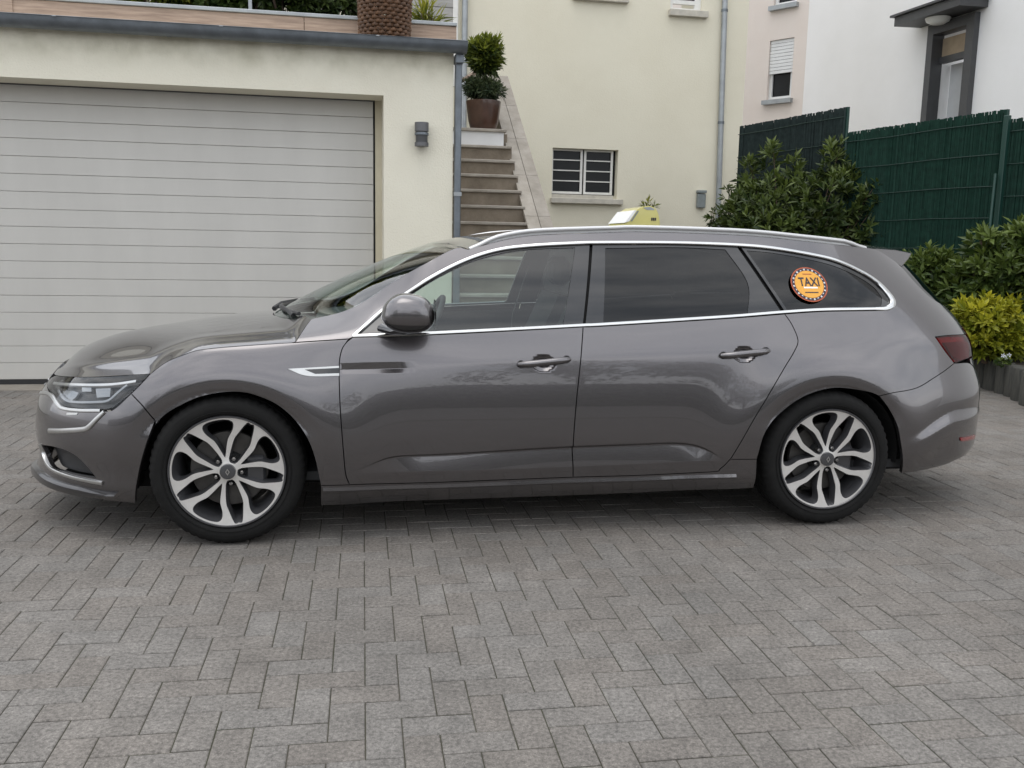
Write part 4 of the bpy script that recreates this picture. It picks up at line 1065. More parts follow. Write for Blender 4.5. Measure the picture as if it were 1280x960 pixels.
# gutter: half-round channel along the eaves with brackets
zg0 = sz(GF, 10, 31, TW-.12)[1]; zg1 = sz(GF, 560, 60, TW-.12)[1]; zg = (zg0+zg1)/2; rg = .085
mb = MB(); n = 14; prof = [(TW-.012-rg+rg*math.cos(a), zg+rg*.95*math.sin(a)+.055) for a in np.linspace(math.pi, 2*math.pi, n)]
prof = [(prof[0][0]-.012, prof[0][1]+.012), (prof[0][0]-.004, prof[0][1]+.016)]+prof
m = len(prof); e0, e1 = SL, s_r+.10
mb.add([(e0, t, z) for t, z in prof]+[(e1, t, z) for t, z in prof], [(k, k+1, m+k+1, m+k) for k in range(m-1)]+[tuple(m+k for k in range(m))]); gut = mb.build('gutter', 'zinc', gar, auto=50)
for k in range(9):
    s0 = SL+.35+k*1.28
    if s0 < s_r:
        MB().box((s0, TW-2*rg-.03, zg+.060), (s0+.03, TW+.02, zg+.066)).build('gutter_bracket', 'zinc_light', gut)
for k in range(4):
    s0 = s_r-.45-k*1.95; mb = MB(); pr = [(TW-.012-rg+(rg+.003)*math.cos(a), zg+(rg+.003)*.95*math.sin(a)+.055) for a in np.linspace(math.pi, 2*math.pi, 12)]
    mb.add([(s0, t, z) for t, z in pr]+[(s0+.035, t, z) for t, z in pr], [(i, i+1, 13+i, 12+i) for i in range(11)]); mb.build('gutter_joint', 'zinc', gut, auto=50)
sp0 = sz(GF, 566.5, 180, TW)[0]+.012; sp1 = sz(GF, 574.5, 180, TW)[0]+.012
mb = MB(); mb.box((sp0, TW-.03, -.02), (sp1, TW+.055, zg-.02), .008); mb.box((sp0-.008, TW-.07, zg-.10), (sp1+.01, TW+.06, zg-.018), .008)
mb.build('downpipe', 'zinc', gar)
for z in (.6, 1.75): MB().box((sp0-.006, TW-.036, z), (sp1+.006, TW+.056, z+.035)).build('pipe_clip', 'zinc_light', gar)
# wall lamp
ls, lz = sz(GF, 527, 168.5, TW-.06)
lamp = tag(empty('wall_lamp', GF.world(ls, TW, lz), GF.yaw), 'small grey cylinder wall lamp on the cream garage wall', 'lamp')
def half_cyl(z0, z1, r): return MB().lathe([(.001, z0), (r, z0), (r, z1), (.001, z1)], 28, 'z', (0, -.068, 0))
half_cyl(.028, .104, .062).build('lamp_head', 'lamp_grey', lamp, auto=40)
half_cyl(-.100, -.068, .062).build('lamp_foot', 'lamp_grey', lamp, auto=40)
half_cyl(-.07, .03, .053).build('lamp_tube', 'anthracite', lamp, auto=40)
MB().lathe([(.052, -.004), (.062, -.004), (.062, .016), (.052, .016)], 28, 'z', (0, -.068, 0), close=True).build('lamp_ring', 'zinc', lamp, auto=40)
MB().box((-.035, -.012, -.09), (.035, .0, .09)).build('back_plate', 'zinc', lamp)
# ------------------------------------------------------------------ roof terrace above the garage
TB = TW+.30
zr = z_top+.03
zb0 = sz(GF, 300, 36, TB)[1]; zb1 = sz(GF, 300, 16, TB)[1]
s_be = sz(GF, 571, 40, TB)[0]
ter = tag(empty('timber_planter', GF.o, GF.yaw), 'long weathered timber planter board with a grey metal cap, along the terrace edge', 'planter')
_x = SL
for L in (2.6, 2.9, 3.2, 2.7):
    x1 = min(_x+L, s_be)
    if x1 > _x+.2: MB().box((_x+.002, TB, zr), (x1-.002, TB+.035, zb1), .003).build('plank', 'timber', ter)
    _x = x1
MB().box((SL, TB-.02, zb1+.001), (s_be, TB+.07, zb1+.032), .004).build('metal_cap', 'zinc_light', ter)
sp_ = sz(GF, 8, 8, TB)[0]
MB().box((sp_-.06, TB-.012, zr+.01), (sp_+.05, TB-.001, zb1+.2), .002).build('post_board', 'timber', ter)
for u in (313, 100): 
    s0 = sz(GF, u, 8, TB+.1)[0]; MB().box((s0-.015, TB+.075, zr+.05), (s0+.015, TB+.105, zr+1.0)).build('rail_post', 'zinc_light', ter)
MB().box((SL, TB+.036, zr-.02), (s_be-.05, TB+.75, zb1-.04)).build('planter_soil', 'soil', ter)
# a foliage builder: shoots spread through a volume, each a rosette of folded leaves
def foliage(name, blobs, n, ll, lw, mat, parent, seed=1, k=7, up=.5, droop=.25, tone_up=.5, shell=.55, clip=None):
    r = np.random.default_rng(seed); V = []; F = []; T = []
    wts = np.array([b[3]*b[4]*b[5] for b in blobs])**.67; wts = wts/wts.sum()
    for bi in r.choice(len(blobs), n, p=wts):
        cx, cy, cz, rx, ry, rz = blobs[bi]
        d = r.normal(size=3); d /= np.linalg.norm(d)
        rad = shell+(1-shell)*r.random()**.6; rad *= 1+.10*r.normal()
        c = np.array([cx+d[0]*rx*rad, cy+d[1]*ry*rad, cz+d[2]*rz*rad])
        if c[2] < (clip if clip is not None else -1e9): continue
        ax = d*np.array([1, 1, .8])+np.array([0, 0, up])+r.normal(size=3)*.30; ax /= np.linalg.norm(ax)
        e1 = np.cross(ax, [0, 0, 1.]) if abs(ax[2]) < .95 else np.array([1., 0, 0]); e1 /= np.linalg.norm(e1); e2 = np.cross(ax, e1)
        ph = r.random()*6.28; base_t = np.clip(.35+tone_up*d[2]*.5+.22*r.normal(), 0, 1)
        for q in range(k):
            a = ph+q*2.399; op = .35+.75*(q/k)+.15*r.normal()
            dr = ax*math.cos(op)+(e1*math.cos(a)+e2*math.sin(a))*math.sin(op); dr[2] -= droop*(q/k); dr /= np.linalg.norm(dr)
            sd = np.cross(dr, ax); nl = np.linalg.norm(sd); sd = sd/nl if nl > 1e-3 else e1
            nr = np.cross(sd, dr); L = ll*(.65+.6*r.random()); W = lw*(.75+.5*r.random())
            b0 = c-ax*ll*.25*(q/k); tip = b0+dr*L-np.array([0, 0, droop*L*.35]); mid = b0+dr*L*.52
            i = len(V); V += [b0, mid+sd*W*.5+nr*W*.14, tip, mid-sd*W*.5+nr*W*.14, mid]; F += [(i, i+1, i+4), (i+1, i+2, i+4), (i+2, i+3, i+4), (i+3, i, i+4)]
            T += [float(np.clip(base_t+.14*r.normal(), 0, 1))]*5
    o = meshobj(name, V, F, mat, parent)
    a = o.data.attributes.new('tone', 'FLOAT', 'POINT'); a.data.foreach_set('value', np.array(T, np.float32)); return o
def stems(parent, base, tips, r0=.018, name='stem', mat='bark', seed=0):
    r = np.random.default_rng(seed); mb = MB()
    for tp in tips:
        b = np.array(base)+np.append(r.normal(size=2)*.03, 0); tp = np.array(tp); m = (b+tp)/2+np.append(r.normal(size=2)*.06, .04)
        mb.tube([b, m, tp], [r0, r0*.7, r0*.35], 6)
    o = mb.build(name, mat, parent, auto=60); tag(o, kind='stuff'); return o
def bush(name, label, fr_world, blobs, n, ll, lw, mat, seed, group=None, cat='shrub', k=7, up=.5, tone_up=.5, droop=.25, nst=7, shell=.55):
    base = np.array(fr_world); t = tag(empty(name, base), label, cat, group)
    rel = [(b[0]-base[0], b[1]-base[1], b[2]-base[2], b[3], b[4], b[5]) for b in blobs]
    foliage('foliage', rel, n, ll, lw, mat, t, seed, k, up, droop, tone_up, shell, clip=.02)
    r = np.random.default_rng(seed+50); tips = []
    for _ in range(nst):
        b = rel[int(r.integers(len(rel)))]; tips.append((b[0]+r.normal()*b[3]*.4, b[1]+r.normal()*b[4]*.4, b[2]+b[5]*.55))
    stems(t, (0, 0, -.02), tips, .016, seed=seed)
    return t
def on_terrace(u0, u1, v, t, n, seed):
    pass
# planting behind the board (dark evergreen with a yellow-tipped stretch)
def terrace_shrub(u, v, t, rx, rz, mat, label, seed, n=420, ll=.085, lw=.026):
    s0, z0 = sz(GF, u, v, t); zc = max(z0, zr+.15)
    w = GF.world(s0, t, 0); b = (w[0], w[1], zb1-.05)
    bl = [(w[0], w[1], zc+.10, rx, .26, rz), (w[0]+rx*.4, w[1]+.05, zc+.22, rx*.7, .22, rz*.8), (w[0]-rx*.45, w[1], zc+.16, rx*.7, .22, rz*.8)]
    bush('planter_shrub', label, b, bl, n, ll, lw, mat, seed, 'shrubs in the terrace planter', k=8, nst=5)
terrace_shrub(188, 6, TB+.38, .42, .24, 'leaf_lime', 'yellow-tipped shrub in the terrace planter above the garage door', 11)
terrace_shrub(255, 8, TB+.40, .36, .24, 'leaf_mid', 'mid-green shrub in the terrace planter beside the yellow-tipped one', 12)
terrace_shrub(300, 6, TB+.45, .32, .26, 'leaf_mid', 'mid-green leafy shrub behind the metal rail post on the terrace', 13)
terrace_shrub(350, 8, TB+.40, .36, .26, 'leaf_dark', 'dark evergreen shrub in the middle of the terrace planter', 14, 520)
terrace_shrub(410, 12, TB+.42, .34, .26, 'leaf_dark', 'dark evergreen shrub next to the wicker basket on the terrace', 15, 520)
s0, z0 = sz(GF, 534, 20, TB+.25)
w = GF.world(s0, TB+.25, 0)
bush('spiky_plant', 'small lime-green spiky plant at the end of the terrace planter', (w[0], w[1], zb1-.03), [(w[0], w[1], zb1+.10, .09, .09, .11)], 26, .22, .018, 'leaf_lime', 16, cat='plant', k=7, up=1.2, nst=3)
# wicker basket
bs0, bz0 = sz(GF, 481, 45.5, TW+.12); wb = GF.world(bs0, TW+.12, zr+.002)
bk = tag(empty('wicker_basket', wb, GF.yaw), 'brown woven wicker basket standing on the garage roof edge', 'basket')
R0b = (sz(GF, 510, 40, TW+.12)[0]-sz(GF, 452, 40, TW+.12)[0])/2
nst = 20; rows = 17; rh = .032
for j in range(rows):
    z = .012+j*rh; rr = R0b*(1+.10*j/rows); pts = []
    for i in range(nst*4+1):
        a = 2*math.pi*i/(nst*4); r = rr+.014*math.cos(a*nst/1.0*.5*2+(j % 2)*math.pi)*1.0
        pts.append((r*math.cos(a), r*math.sin(a), z+.002*math.sin(a*7+j)))
    MB().tube(pts, .0165, 6, cap=False, flat=.95).build('weave_row', 'wicker', bk, auto=60)
for i in range(nst):
    a = 2*math.pi*(i+.5)/nst
    MB().tube([(R0b*.99*math.cos(a), R0b*.99*math.sin(a), 0), (R0b*1.10*math.cos(a), R0b*1.10*math.sin(a), rows*rh)], .008, 5).build('stake', 'wicker', bk)
MB().lathe([(.001, .004), (R0b*.98, .004), (R0b*.98, .03), (.001, .03)], 40).build('basket_floor', 'wicker', bk)
# grey boarded shed at the back of the terrace
TS = TW+2.2
sa = sz(GF, 505, 10, TS)[0]; sb = sz(GF, 569.5, 20, TS)[0]
sh = tag(empty('garden_shed', GF.world(sa, TS, zr), GF.yaw), 'grey boarded shed wall behind the terrace planter', 'shed')
for i in range(16):
    MB().box((0, 0, i*.105), (sb-sa, .03, i*.105+.100), .004).build('board', 'grey_boards', sh)
MB().box((sb-sa-.03, -.012, 0), (sb-sa+.02, .0, 1.7)).build('corner_trim', 'white_paint', sh)
MB().box((0.01, .031, 0), (sb-sa-.01, 1.4, 1.68)).build('shed_body', 'grey_boards', sh)

# ------------------------------------------------------------------ yellow house behind
HT = 5.45
def on_s(fr, u, v, s):
    d = fr.M @ ray(u, v); k = (s-fr.c[0])/d[0]; p = fr.c+k*d; return float(p[1]), float(p[2])
house = tag(empty('yellow_house', GF.o, GF.yaw), 'pale yellow rendered house with a barred basement window behind the stairs', 'house')
h0 = s_r-4.0; h1 = sz(GF, 931, 100, HT)[0]; HZ = 7.5
def wall_with_holes(name, s0, s1, z0, z1, holes, t, depth, mat, parent):
    loops = [np.array([(s0, z0), (s1, z0), (s1, z1), (s0, z1)])]+[np.array([(a, c), (b, c), (b, d), (a, d)]) for a, b, c, d in holes]
    vv, ff = cdt([resample(l, .6) for l in loops], .6); v = [(p[0], t, p[1]) for p in vv]; f = [tuple(x) for x in ff]
    mb = MB(); mb.add(v, f)
    for a, b, c, d in holes:
        q = [(a, c), (b, c), (b, d), (a, d)]; mb.add([(x, t, z) for x, z in q]+[(x, t+depth, z) for x, z in q], [(k, (k+1) % 4, 4+(k+1) % 4, 4+k) for k in range(4)])
    mb.add([(s0, t, z0), (s1, t, z0), (s1, t, z1), (s0, t, z1), (s0, t+3, z0), (s1, t+3, z0), (s1, t+3, z1), (s0, t+3, z1)], [(0, 4, 5, 1), (1, 5, 6, 2), (2, 6, 7, 3), (3, 7, 4, 0)])
    return mb.build(name, mat, parent)
wa, wd_ = sz(GF, 691, 184, HT); wb2, _ = sz(GF, 773, 190, HT); wc = sz(GF, 730, 248, HT)[1]; wd_ = sz(GF, 730, 186, HT)[1]
ua, ub = sz(GF, 838, 5, HT)[0], sz(GF, 877, 5, HT)[0]; uc = sz(GF, 858, 13.5, HT)[1]
va, vb = sz(GF, 725, 0, HT)[0], sz(GF, 783, 0, HT)[0]; vc = sz(GF, 755, -3, HT)[1]
wall_with_holes('wall', h0, h1, -.05, HZ, [(wa, wb2, wc, wd_), (ua, ub, uc, uc+1.25), (va-.1, vb-.03, vc+.02, vc+1.3)], HT, .22, 'plaster_yellow', house)
def bar_window(parent, a, b, c, d, t, bars):
    w = empty('window', parent=parent); fw = .035; m = (a+b)/2-.005
    MB().box((a+.002, t+.06, c), (b-.002, t+.065, d)).build('pane', 'window_dark', w)
    for (x0, x1) in ((a+.002, m-.012), (m+.012, b-.05)):
        mb = MB(); mb.box((x0, t+.02, c+.01), (x0+fw, t+.05, d-.004)); mb.box((x1-fw, t+.02, c+.01), (x1, t+.05, d-.004)); mb.box((x0+fw, t+.021, c+.01), (x1-fw, t+.049, c+.045)); mb.box((x0+fw, t+.021, d-.03), (x1-fw, t+.049, d-.004)); mb.build('casement', 'white_paint', w)
        for k in range(bars):
            z = c+.05+(d-c-.06)*(k+1)/(bars+1); MB().box((x0+fw+.001, t+.018, z-.008), (x1-fw-.001, t+.034, z+.008)).build('bar', 'white_paint', w)
    return w
bar_window(house, wa, wb2, wc+.06, wd_, HT+.09, 3)
ws = house
mb = MB(); mb.box((wa, HT-.0, wc), (wb2-.06, HT+.14, wc+.055)); mb.build('inner_sill', 'sill_stone', house)
s1a, s1z = sz(GF, 690, 254, HT-.08)
MB().box((wa-.02, HT-.09, wc-.085), (sz(GF, 779, 250, HT-.08)[0], HT-.001, wc-.003), .006).build('window_sill', 'sill_stone', house)
MB().box((ua-.03, HT-.09, uc-.10), (ub+.09, HT-.001, uc-.003), .006).build('window_sill', 'sill_stone', house)
MB().box((va-.12, HT-.09, vc-.07), (vb+.02, HT-.001, vc+.01), .006).build('window_sill', 'sill_stone', house)
w = empty('window', parent=house); MB().box((ua+.05, HT+.05, uc+.12), (ub-.07, HT+.055, uc+1.2)).build('pane', 'window_dark', w)
mb = MB(); mb.box((ua, HT+.03, uc), (ub, HT+.08, uc+.04)); mb.box((ua, HT+.03, uc+.041), (ua+.05, HT+.08, uc+1.2)); mb.box((ub-.10, HT+.03, uc+.041), (ub, HT+.08, uc+1.2)); mb.box((ua+.05, HT+.031, uc+.10), (ub-.10, HT+.079, uc+.16)); mb.build('casement', 'white_paint', w)
# rain pipe, bracketed to the wall
p0 = sz(GF, 906.2, 0, HT-.06); p1 = sz(GF, 897, 285, HT-.06)
pt = [(p0[0]+(p0[0]-p1[0])*.6, HT-.06, p0[1]+(p0[1]-p1[1])*.6), (p0[0], HT-.06, p0[1]), (p1[0], HT-.06, p1[1]), (p1[0]-.03, HT-.06, .0)]
MB().tube(pt, .045, 14).build('rain_pipe', 'zinc_light', house, auto=60)
for z in (1.5, 3.3, 5.0):
    k = (z-p1[1])/(p0[1]-p1[1]); x = p1[0]+(p0[0]-p1[0])*k
    MB().lathe([(.046, z-.02), (.051, z-.02), (.051, z+.02), (.046, z+.02)], 16, 'z', (x, HT-.06, 0), close=True).build('pipe_clip', 'zinc', house)
# pipes in the corner by the garage
for u0, rad, mt in ((581, .045, 'zinc_light'), (571, .022, 'white_paint')):
    x0 = sz(GF, u0, 30, HT-.08)[0]; MB().tube([(x0, HT-.08, 0), (x0, HT-.08, 7.2)], rad, 12).build('rain_pipe', mt, house, auto=60)
mz, mzz = sz(GF, 875, 249, HT)
box_ = tag(empty('meter_box', GF.world(mz, HT, mzz), GF.yaw), 'small grey meter box fixed to the yellow house wall', 'box')
MB().box((-.068, -.085, -.14), (.068, -.001, .085), .012).build('box_body', 'grey_box', box_)
MB().box((-.074, -.10, .095), (.074, -.001, .138), .006).build('box_hood', 'grey_box', box_)

# ------------------------------------------------------------------ outside stairs
stair = tag(empty('outdoor_stairs', GF.o, GF.yaw), 'stone outdoor stairs climbing beside the garage to the house', 'stairs')
RISE = .17; a_ = .19
ys = {0: 276.6, 1: 255.6, 2: 236, 3: 216, 4: 198, 5: 180.6}
def t_at(u, v, z):
    d = GF.M @ ray(u, v); k = (z-GF.c[2])/d[2]; return float((GF.c+k*d)[1])
zz0 = 1.342+.205
ts = {i: t_at(600, ys[i]+.5, zz0+RISE*i) for i in ys}
_pf = np.polyfit(list(ts), list(ts.values()), 1); RUN = float(np.clip(_pf[0], .2, .3)); T0 = float(np.mean([ts[i]-RUN*i for i in ts]))
s_in = sz(GF, 661.5, 277, T0)[0]; s_lf = s_r+.015
zl_ = zz0+RISE*6+.03
for i in range(-8, 6):
    z = zz0+RISE*i; t = T0+RUN*i
    if z < .1: continue
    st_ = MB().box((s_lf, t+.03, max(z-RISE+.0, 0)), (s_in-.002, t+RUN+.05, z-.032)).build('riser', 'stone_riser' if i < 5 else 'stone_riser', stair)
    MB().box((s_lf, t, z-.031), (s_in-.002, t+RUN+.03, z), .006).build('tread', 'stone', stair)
tl = T0+RUN*6
MB().box((s_lf, tl+.02, zz0+RISE*5+.002), (s_in-.06, tl+.10, zl_-.034)).build('riser', 'stone_white', stair)
MB().box((s_lf, tl-.01, zl_-.033), (s_in-.03, HT-.01, zl_), .005).build('landing', 'stone', stair)
MB().box((s_lf, tl+.12, 0), (s_in-.002, HT-.02, zl_-.04)).build('stair_core', 'stone_riser', stair)
# sloping wing wall with coping slabs
s_out = s_in+.235
ta, za = on_s(GF, 690, 281, s_out); tb, zb_ = on_s(GF, 634, 95, s_out)
sl_ = (zb_-za)/(tb-ta)
if not (.3 < sl_ < 1.2): sl_ = RISE/RUN; 
def ztop(t): return za+sl_*(t-ta)
tb2 = min(tb, HT-.02); t_lo = ta-(za-.25)/sl_
mb = MB(); mb.prism([(s_in, t_lo, -.02), (s_in, tb2, -.02), (s_in, tb2, ztop(tb2)-.05), (s_in, t_lo, ztop(t_lo)-.05)], (s_out-s_in-.012, 0, 0)); mb.build('wing_wall', 'stone_riser', stair)
nb = 7; cuts = np.linspace(t_lo, tb2, nb*1+1)
for k in range(nb):
    c0, c1 = cuts[k]+.003, cuts[k+1]-.003; sm = s_in+(s_out-s_in)*(.48 if k > 1 else .5)
    for x0, x1 in ((s_in-.022, sm-.003), (sm+.003, s_out+.008)):
        mb = MB(); mb.prism([(x0, c0, ztop(c0)-.049), (x0, c1, ztop(c1)-.049), (x0, c1, ztop(c1)), (x0, c0, ztop(c0))], (x1-x0, 0, 0)); mb.build('coping_slab', 'stone', stair)
# handrail glimpsed behind the pot
q0 = sz(GF, 574, 103, tl+.7); q1 = sz(GF, 602, 86, tl+.9)
hr = tag(empty('handrail', GF.o, GF.yaw), 'short wooden handrail behind the potted bush at the stair top', 'handrail')
MB().tube([(q0[0], tl+.7, q0[1]), (q1[0], tl+.9, q1[1])], .024, 8).build('rail', 'timber', hr, auto=60)
MB().tube([(q0[0]+.02, tl+.7, zl_), (q0[0]+.02, tl+.7, q0[1])], .014, 8).build('baluster', 'zinc_light', hr, auto=60)
MB().tube([(q1[0]-.02, tl+.9, zl_), (q1[0]-.02, tl+.9, q1[1])], .014, 8).build('baluster', 'zinc_light', hr, auto=60)
# potted two-tier bush
tp_ = tl+.24; ps, pz = sz(GF, 604, 158, tp_); rt = (sz(GF, 626, 130, tp_)[0]-sz(GF, 584, 130, tp_)[0])/2; hp = sz(GF, 604, 127, tp_)[1]-zl_
pw_ = GF.world(ps, tp_, zl_)
pot = tag(empty('potted_bush', pw_, 0), 'two-tier clipped bush in a brown pot at the top of the stairs', 'potted plant')
MB().lathe([(.001, .004), (rt*.70, .004), (rt*.76, .02), (rt*.90, hp*.35), (rt*1.0, hp*.80), (rt*1.03, hp*.96), (rt*1.03, hp), (rt*.96, hp), (rt*.92, hp*.9), (.001, hp*.9)], 36).build('pot', 'terracotta', pot, auto=40)
zt1 = sz(GF, 604, 110, tp_)[1]-zl_; zt2 = sz(GF, 604, 70, tp_)[1]-zl_; pxm = FPX/ (np.array([pw_[0], pw_[1], 0])@C_FWD)
MB().tube([(0, 0, hp*.8), (.01, 0, zt1), (0, 0, zt2)], [.02, .017, .014], 8).build('stem', 'bark', pot)
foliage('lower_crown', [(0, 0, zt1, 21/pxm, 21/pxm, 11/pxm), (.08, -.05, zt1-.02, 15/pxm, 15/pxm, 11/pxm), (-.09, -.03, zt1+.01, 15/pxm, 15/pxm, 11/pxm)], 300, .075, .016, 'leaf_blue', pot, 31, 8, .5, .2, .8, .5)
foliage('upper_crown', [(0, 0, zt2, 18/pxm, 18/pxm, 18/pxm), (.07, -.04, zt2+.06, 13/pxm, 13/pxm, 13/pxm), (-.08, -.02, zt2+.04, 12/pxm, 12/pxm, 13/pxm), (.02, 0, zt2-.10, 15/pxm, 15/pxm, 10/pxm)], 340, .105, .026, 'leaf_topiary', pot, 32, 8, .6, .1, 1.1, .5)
# ------------------------------------------------------------------ green screen fence on the right
def at_depth(u, v, Z):
    d = ray(u, v); return CAMP+d*(Z/(d[1]))
A1 = at_depth(1056, 170, 12.0)
FY = math.radians(-68)
FF = Frame((A1[0], A1[1]), FY)
def fence_panel(name, label, s0, s1, z1, mat, seed, z0=.0, braces=()):
    t = tag(empty(name, FF.world(s0, 0, 0), FY), label, 'fence', 'green screen fence panels'); r = random.Random(seed); mb = MB(); x = 0; L = s1-s0
    while x < L:
        w = r.uniform(.022, .034); n = r.uniform(-.008, .008); h = z1+r.uniform(-.004, .006)-z0
        mb.add([(x, n+.010, z0), (x+w/2, n-.008, z0), (x+w, n+.010, z0), (x, n+.010, z0+h), (x+w/2, n-.008, z0+h), (x+w, n+.010, z0+h)], [(0, 1, 4, 3), (1, 2, 5, 4)]); x += w+r.uniform(-.002, .004)
    o = mb.build('screen', mat, t); tag(o, kind='stuff')
    MB().box((.004, .012, 0), (L-.004, .018, z1-.03)).build('backing_mesh', mat, t)
    k = 0
    for z in np.arange(z1-.12, .2, -.33):
        MB().tube([(0, -.014+.004*(k % 2), z), (L*.33, -.016, z-.008), (L*.66, -.013, z+.006), (L, -.015, z)], .005, 5).build('wire', 'fence_wire', t); k += 1
    MB().box((L-.02, .02, 0), (L+.02, .06, z1+.005)).build('post', 'fence_post', t)
    return t
sF0 = 0.02; 
def s_on_fence(u): return FF.px(u, 200, 0)[0]
fl = s_on_fence(922); f2 = s_on_fence(1249); f3 = s_on_fence(1400)
fence_panel('screen_fence', 'tall dark green screen fence panel next to the yellow house', fl, -.03, 3.13, 'fence_dark', 1)
fence_panel('screen_fence', 'green screen fence panel in front of the white house door', .03, f2, 2.81, 'fence_green', 2)
fence_panel('screen_fence', 'green screen fence panel starting beside the metal post with a brace', f2+.03, f3+.4, 2.70, 'fence_green', 3)
bp_ = tag(empty('fence_brace', FF.world(f2+.08, -.06, 0), FY), 'green metal fence post with a slanting brace', 'fence post')
MB().box((-.03, -.0, 0), (.03, .05, 2.74), .006).build('post', 'fence_post', bp_)
MB().tube([(-.03, -.03, 2.15), (.22, -.34, .3)], .016, 8).build('brace', 'fence_post', bp_, auto=60)

# ------------------------------------------------------------------ neighbouring houses beyond the fence
A2 = at_depth(1008, 60, 19.0)
PFm = Frame((A2[0], A2[1]), math.radians(-45))
pink = tag(empty('pink_house', PFm.o, PFm.yaw), 'pale pink rendered house with a half-shuttered window beyond the fence', 'house')
pl, pr = -6.0, 0.0
ka, kd = PFm.px(962.5, 50, 0); kb, _ = PFm.px(993, 48, 0); kc = PFm.px(976, 124, 0)[1]; kd = PFm.px(976, 49, 0)[1]
ja, jb = PFm.px(967, 4, 0)[0], PFm.px(996, 2, 0)[0]; jc = PFm.px(980, 6, 0)[1]
wall_with_holes('wall', pl, pr, -.05, 10, [(ka, kb, kc, kd), (ja, jb, jc, jc+1.5)], 0, .18, 'plaster_pink', pink)
def shutter_window(parent, a, b, c, d, shut):
    w = empty('window', parent=parent); fw = .07
    MB().box((a+fw, .11, c+fw), (b-fw, .115, d)).build('pane', 'window_dark', w)
    mb = MB(); mb.box((a+.004, .07, c), (b-.004, .12, c+fw)); mb.box((a+.004, .07, c+fw), (a+fw, .12, d)); mb.box((b-fw, .07, c+fw), (b-.004, .12, d)); mb.build('casement', 'shutter_white', w)
    if shut:
        zs = c+(d-c)*.44; n = 10; h = (d-zs)/n
        for i in range(n): MB().box((a+.006, .03, zs+i*h), (b-.006, .05, zs+(i+1)*h-.006), .004).build('shutter_slat', 'shutter_white', w)
    MB().box((a-.06, -.10, c-.09), (b+.05, -.001, c-.003)).build('window_sill', 'zinc_light', w)
    return w
shutter_window(pink, ka, kb, kc, kd, True); shutter_window(pink, ja, jb, jc, jc+1.5, False)
WY = math.radians(-74)
WF = Frame((A2[0], A2[1]), WY)
white = tag(empty('white_house', WF.o, WF.yaw), 'white rendered house with a dark framed entrance under a canopy', 'house')
da, _ = WF.px(1161, 100, 0); db, _ = WF.px(1219, 90, 0); dtop = WF.px(1190, 26, 0)[1]; dbot = dtop-2.75
ta_ = WF.px(1190, 60, 0)[1]
wall_with_holes('wall', .0, 16, -.05, 11, [(da+.10, db-.10, dbot, dtop-.12)], 0, .55, 'plaster_white', white)
mb = MB(); mb.box((da, -.10, dbot), (da+.13, .12, dtop)); mb.box((db-.16, -.10, dbot), (db, .12, dtop)); mb.box((da+.13, -.099, dtop-.16), (db-.16, .119, dtop)); mb.build('door_frame', 'anthracite', white)
zt_ = dtop-.16
MB().box((da+.132, .10, zt_-.34), (db-.162, .13, zt_-.05)).build('transom_panel', 'door_panel_tan', white)
MB().box((da+.132, .06, zt_-.44), (db-.162, .15, zt_-.341)).build('transom_rail', 'anthracite', white)
dr = empty('front_door', parent=white)
mid_ = da+.13+(db-da-.29)*.70
MB().box((da+.132, .30, dbot), (mid_, .34, zt_-.442)).build('door_leaf', 'door_white', dr)
MB().box((mid_+.002, .20, dbot), (db-.162, .24, zt_-.442)).build('side_light', 'anthracite', dr)
MB().box((mid_+.06, .19, dbot+1.0), (db-.20, .199, zt_-.60)).build('side_pane', 'window_dark', dr)
MB().box((mid_-.08, .27, dbot+1.0), (mid_-.05, .299, dbot+1.14)).build('door_handle', 'steel', dr)
MB().box((da-.02, .12, dbot-.2), (db+.02, 1.0, dbot-.001)).build('door_step', 'concrete', white)
cz0 = dtop+.02
cs0, cs1 = da-.30, db+.14
mb = MB(); mb.prism([(cs0, -.52, cz0), (cs1, -.52, cz0), (cs1, -.001, cz0+.02), (cs0, -.001, cz0+.02)], (0, 0, .14)); can = mb.build('canopy', 'anthracite', white)
MB().prism([(cs0-.06, -.57, cz0+.142), (cs1+.06, -.57, cz0+.142), (cs1+.06, -.001, cz0+.165), (cs0-.06, -.001, cz0+.165)], (0, 0, .035)).build('canopy_roof', 'anthracite', can)
MB().lathe([(.001, cz0-.10), (.10, cz0-.09), (.17, cz0-.05), (.19, cz0+.0)], 24, 'z', ((da+db)/2-.10, -.26, 0)).build('canopy_lamp', 'opal', can, auto=60)
MB().box((da-.09, -.05, dbot+.95), (da-.02, -.001, dbot+1.25), .01).build('doorbell_box', 'steel', white)

